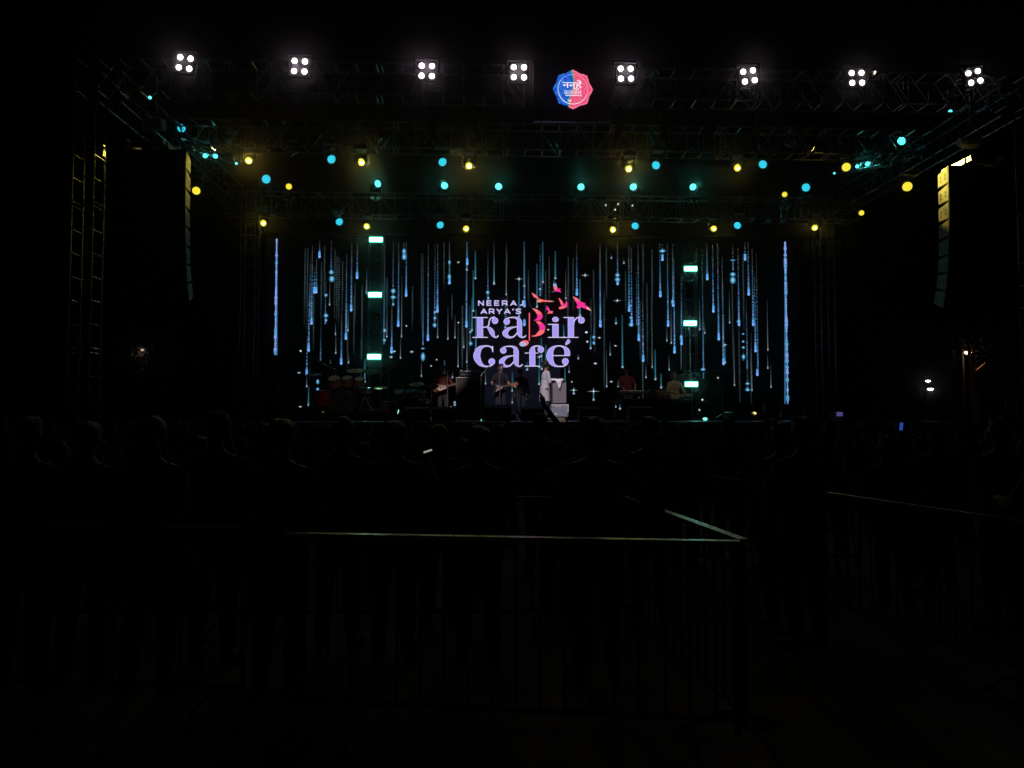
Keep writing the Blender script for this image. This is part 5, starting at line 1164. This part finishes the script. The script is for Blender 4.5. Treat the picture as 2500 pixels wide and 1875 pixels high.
# tripod video camera
t = thing('video_camera', 'video camera on a tripod above the crowd at the right', 'camera', (PD(2053, 9.2), 9.2, 0), 0)
b = MB(); b.bbox((0, 0, 1.74), (.12, .30, .14), .015); b.cyl((0, .15, 1.74), (0, .27, 1.74), .04, .045, 14); b.build('camera_body', M_black, t)
b = MB(); b.box((-.09, -.16, 1.78), (.07, .012, .05)); b.build('screen', emis('viewfinder', srgb('#6a5aa8'), .5), t)
for i in range(3): a = i * 2.094 + .4; b = MB(); b.cyl((0, 0, 1.60), (.45 * math.cos(a), .45 * math.sin(a), .01), .018, .014); b.build('leg', M_steel, t)
b = MB(); b.cyl((0, 0, 1.55), (0, 0, 1.68), .05, .035, 12); b.cyl((0, -.03, 1.62), (-.1, -.38, 1.50), .008); b.build('pan_head', M_black, t)
t = thing('paper_cup', 'tiny white paper cup lying on the ground far beyond the long barrier', 'cup', PG(915, 1512, .035), .6)
b = MB(); b.cyl((-.05, 0, 0), (.05, 0, 0), .028, .038, 14, False); b.build('cup_wall', M_white, t); b = MB(); b.disc((-.05, 0, 0), (-1, 0, 0), .028, 14); b.build('cup_base', M_white, t)
# wrapper on the ground
o = PG(855, 1818, .02); rr = random.Random(4); b = MB(); vs = []; nn = 7
for i in range(nn):
    for j in range(nn): vs.append((o.x + (i / 6 - .5) * .10, o.y + (j / 6 - .5) * .07, .008 + rr.uniform(0, .03)))
b.add(vs, [(i * nn + j, i * nn + j + 1, (i + 1) * nn + j + 1, (i + 1) * nn + j) for i in range(nn - 1) for j in range(nn - 1)])
tag(b.build('wrapper', mat('gold_foil', (.85, .62, .18), .22, .9)), 'small crumpled golden wrapper on the dark ground in the foreground', 'litter')

# ------------------------------------------------------------------ beyond the stage
def tree(x, y, h, label, seed, crown=True, bark=(.12, .07, .045), cr=3.2, ntuft=900, trunk_r=.22):
    rr = random.Random(seed); t = thing('tree', label, 'tree', (x, y, 0), rr.uniform(0, 6), 'trees around the field'); mb_ = mat('bark', bark, .9, 0, .4, 6, .8)
    b = MB(); pts = [V((0, 0, -.05))]; 
    for k in range(6): pts.append(pts[-1] + V((rr.uniform(-.12, .12), rr.uniform(-.12, .12), h * .11)))
    for k in range(6): b.cyl(pts[k], pts[k + 1], trunk_r * (1 - k * .1), trunk_r * (1 - (k + 1) * .1), 10, False)
    b.build('trunk', mb_, t); tips = []
    b = MB()
    for k in range(9):
        s0 = pts[rr.randrange(3, 7)]; a = rr.uniform(0, 6.28); e1 = s0 + V((math.cos(a) * cr * .35, math.sin(a) * cr * .35, h * .12)); e2 = e1 + V((math.cos(a) * cr * .35, math.sin(a) * cr * .35, h * rr.uniform(.02, .16)))
        b.cyl(s0, e1, .08, .05, 7, False); b.cyl(e1, e2, .05, .02, 7, False); tips += [e1, e2]
    b.build('limb', mb_, t)
    if crown:
        b = MB()
        for k in range(ntuft):
            c = rr.choice(tips) + V((rr.gauss(0, cr * .26), rr.gauss(0, cr * .26), rr.gauss(.3, h * .08)))
            for m_ in range(5):
                d = V((rr.gauss(0, 1), rr.gauss(0, 1), rr.gauss(0, .6))).normalized(); s_ = d.cross(V((0, 0, 1))).normalized() * .07; c2 = c + d * rr.uniform(.05, .3)
                b.add([c2 - s_, c2 + d * .12, c2 + s_, c2 - d * .10], [(0, 1, 2, 3)])
        b.build('crown', mat('foliage', (.045, .07, .03), .7, 0, .5, 2), t)
    return t
def yard_lamp(x, y, z, label, k=30, col=(1, .85, .7), r2=.14, e=60):
    t = thing('street_lamp', label, 'street lamp', (x, y, 0), 0, 'lamps around the field')
    b = MB(); b.cyl((0, 0, -.05), (0, 0, z + .3), .06, .045, 10); b.cyl((0, 0, z + .25), (0, -.45, z + .12), .03, .03, 8); b.build('lamp_post', M_matte, t)
    b = MB(); b.bbox((0, -.5, z + .1), (.34, .40, .10), .03); b.build('lamp_head', M_black, t)
    b = MB(); b.ell((0, -.5, z), (r2 * 1.25, r2, r2 * .62), 12, 6); b.build('bulb', emis('yard_' + label[:8], col, k), t)
    if e: light('POINT', t, (0, -.65, z - .2), col, e, shadow_soft_size=.1)
d = 45; yard_lamp(PD(2354, d), d, CAMZ + (1017 - 862) / FPX * d, 'warm lamp high at the right beside the orange-lit tree trunk', 12, (1, .62, .42), .16, 90)
d = 50; yard_lamp(PD(2257, d), d, CAMZ + (1017 - 931) / FPX * d, 'upper of two white lamps low at the right', 6, (.95, 1, .95), .12, 0)
d = 42; yard_lamp(PD(2260, d), d, CAMZ + (1017 - 951) / FPX * d, 'lower and larger of two white lamps low at the right', 6, (.95, 1, .95), .12, 0)
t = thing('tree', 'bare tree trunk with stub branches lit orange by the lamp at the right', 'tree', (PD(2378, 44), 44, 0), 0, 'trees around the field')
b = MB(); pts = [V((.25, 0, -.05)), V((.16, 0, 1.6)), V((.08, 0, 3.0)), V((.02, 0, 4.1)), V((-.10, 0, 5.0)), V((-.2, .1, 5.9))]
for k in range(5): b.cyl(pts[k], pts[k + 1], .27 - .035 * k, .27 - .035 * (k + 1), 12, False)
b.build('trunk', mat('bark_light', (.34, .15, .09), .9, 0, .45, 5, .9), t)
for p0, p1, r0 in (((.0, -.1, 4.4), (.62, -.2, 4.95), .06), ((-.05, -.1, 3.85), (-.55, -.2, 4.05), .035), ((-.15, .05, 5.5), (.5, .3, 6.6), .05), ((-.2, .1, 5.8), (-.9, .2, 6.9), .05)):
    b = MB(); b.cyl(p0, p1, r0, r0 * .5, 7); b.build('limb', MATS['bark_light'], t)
d = 30; yard_lamp(PD(360, d), d, CAMZ + (1017 - 857) / FPX * d, 'small reddish-white lamp among branches at the left', 1.0, (1, .62, .55), .05, 1.2)
tree(PD(385, 31), 31, 6.0, 'leafy tree faintly lit by the small lamp at the left', 13, cr=2.0, ntuft=500)
tree(PD(180, 48), 48, 10, 'dark tree at the far left beyond the truss tower', 14, cr=3.5)
tree(PD(2120, 60), 60, 11, 'dark tree behind the right end of the stage', 15, cr=3.8)
tree(PD(2480, 58), 58, 10, 'dark tree at the far right edge beyond the lamps', 16, cr=3.5)

# ------------------------------------------------------------------ haze
hz = MB(); hz.box((0, 330 - 10, 6.0), (900, 680, 14.2))
hm = bpy.data.materials.new('stage_haze'); hm.use_nodes = True; n = hm.node_tree.nodes; n.remove(n['Principled BSDF'])
pv = n.new('ShaderNodeVolumePrincipled'); pv.inputs['Color'].default_value = (.9, .92, .95, 1); pv.inputs['Density'].default_value = .0016; pv.inputs['Anisotropy'].default_value = .982
hm.node_tree.links.new(pv.outputs[0], n['Material Output'].inputs['Volume'])
HAZE = True
if HAZE: tag(hz.build('haze', hm), kind='stuff')
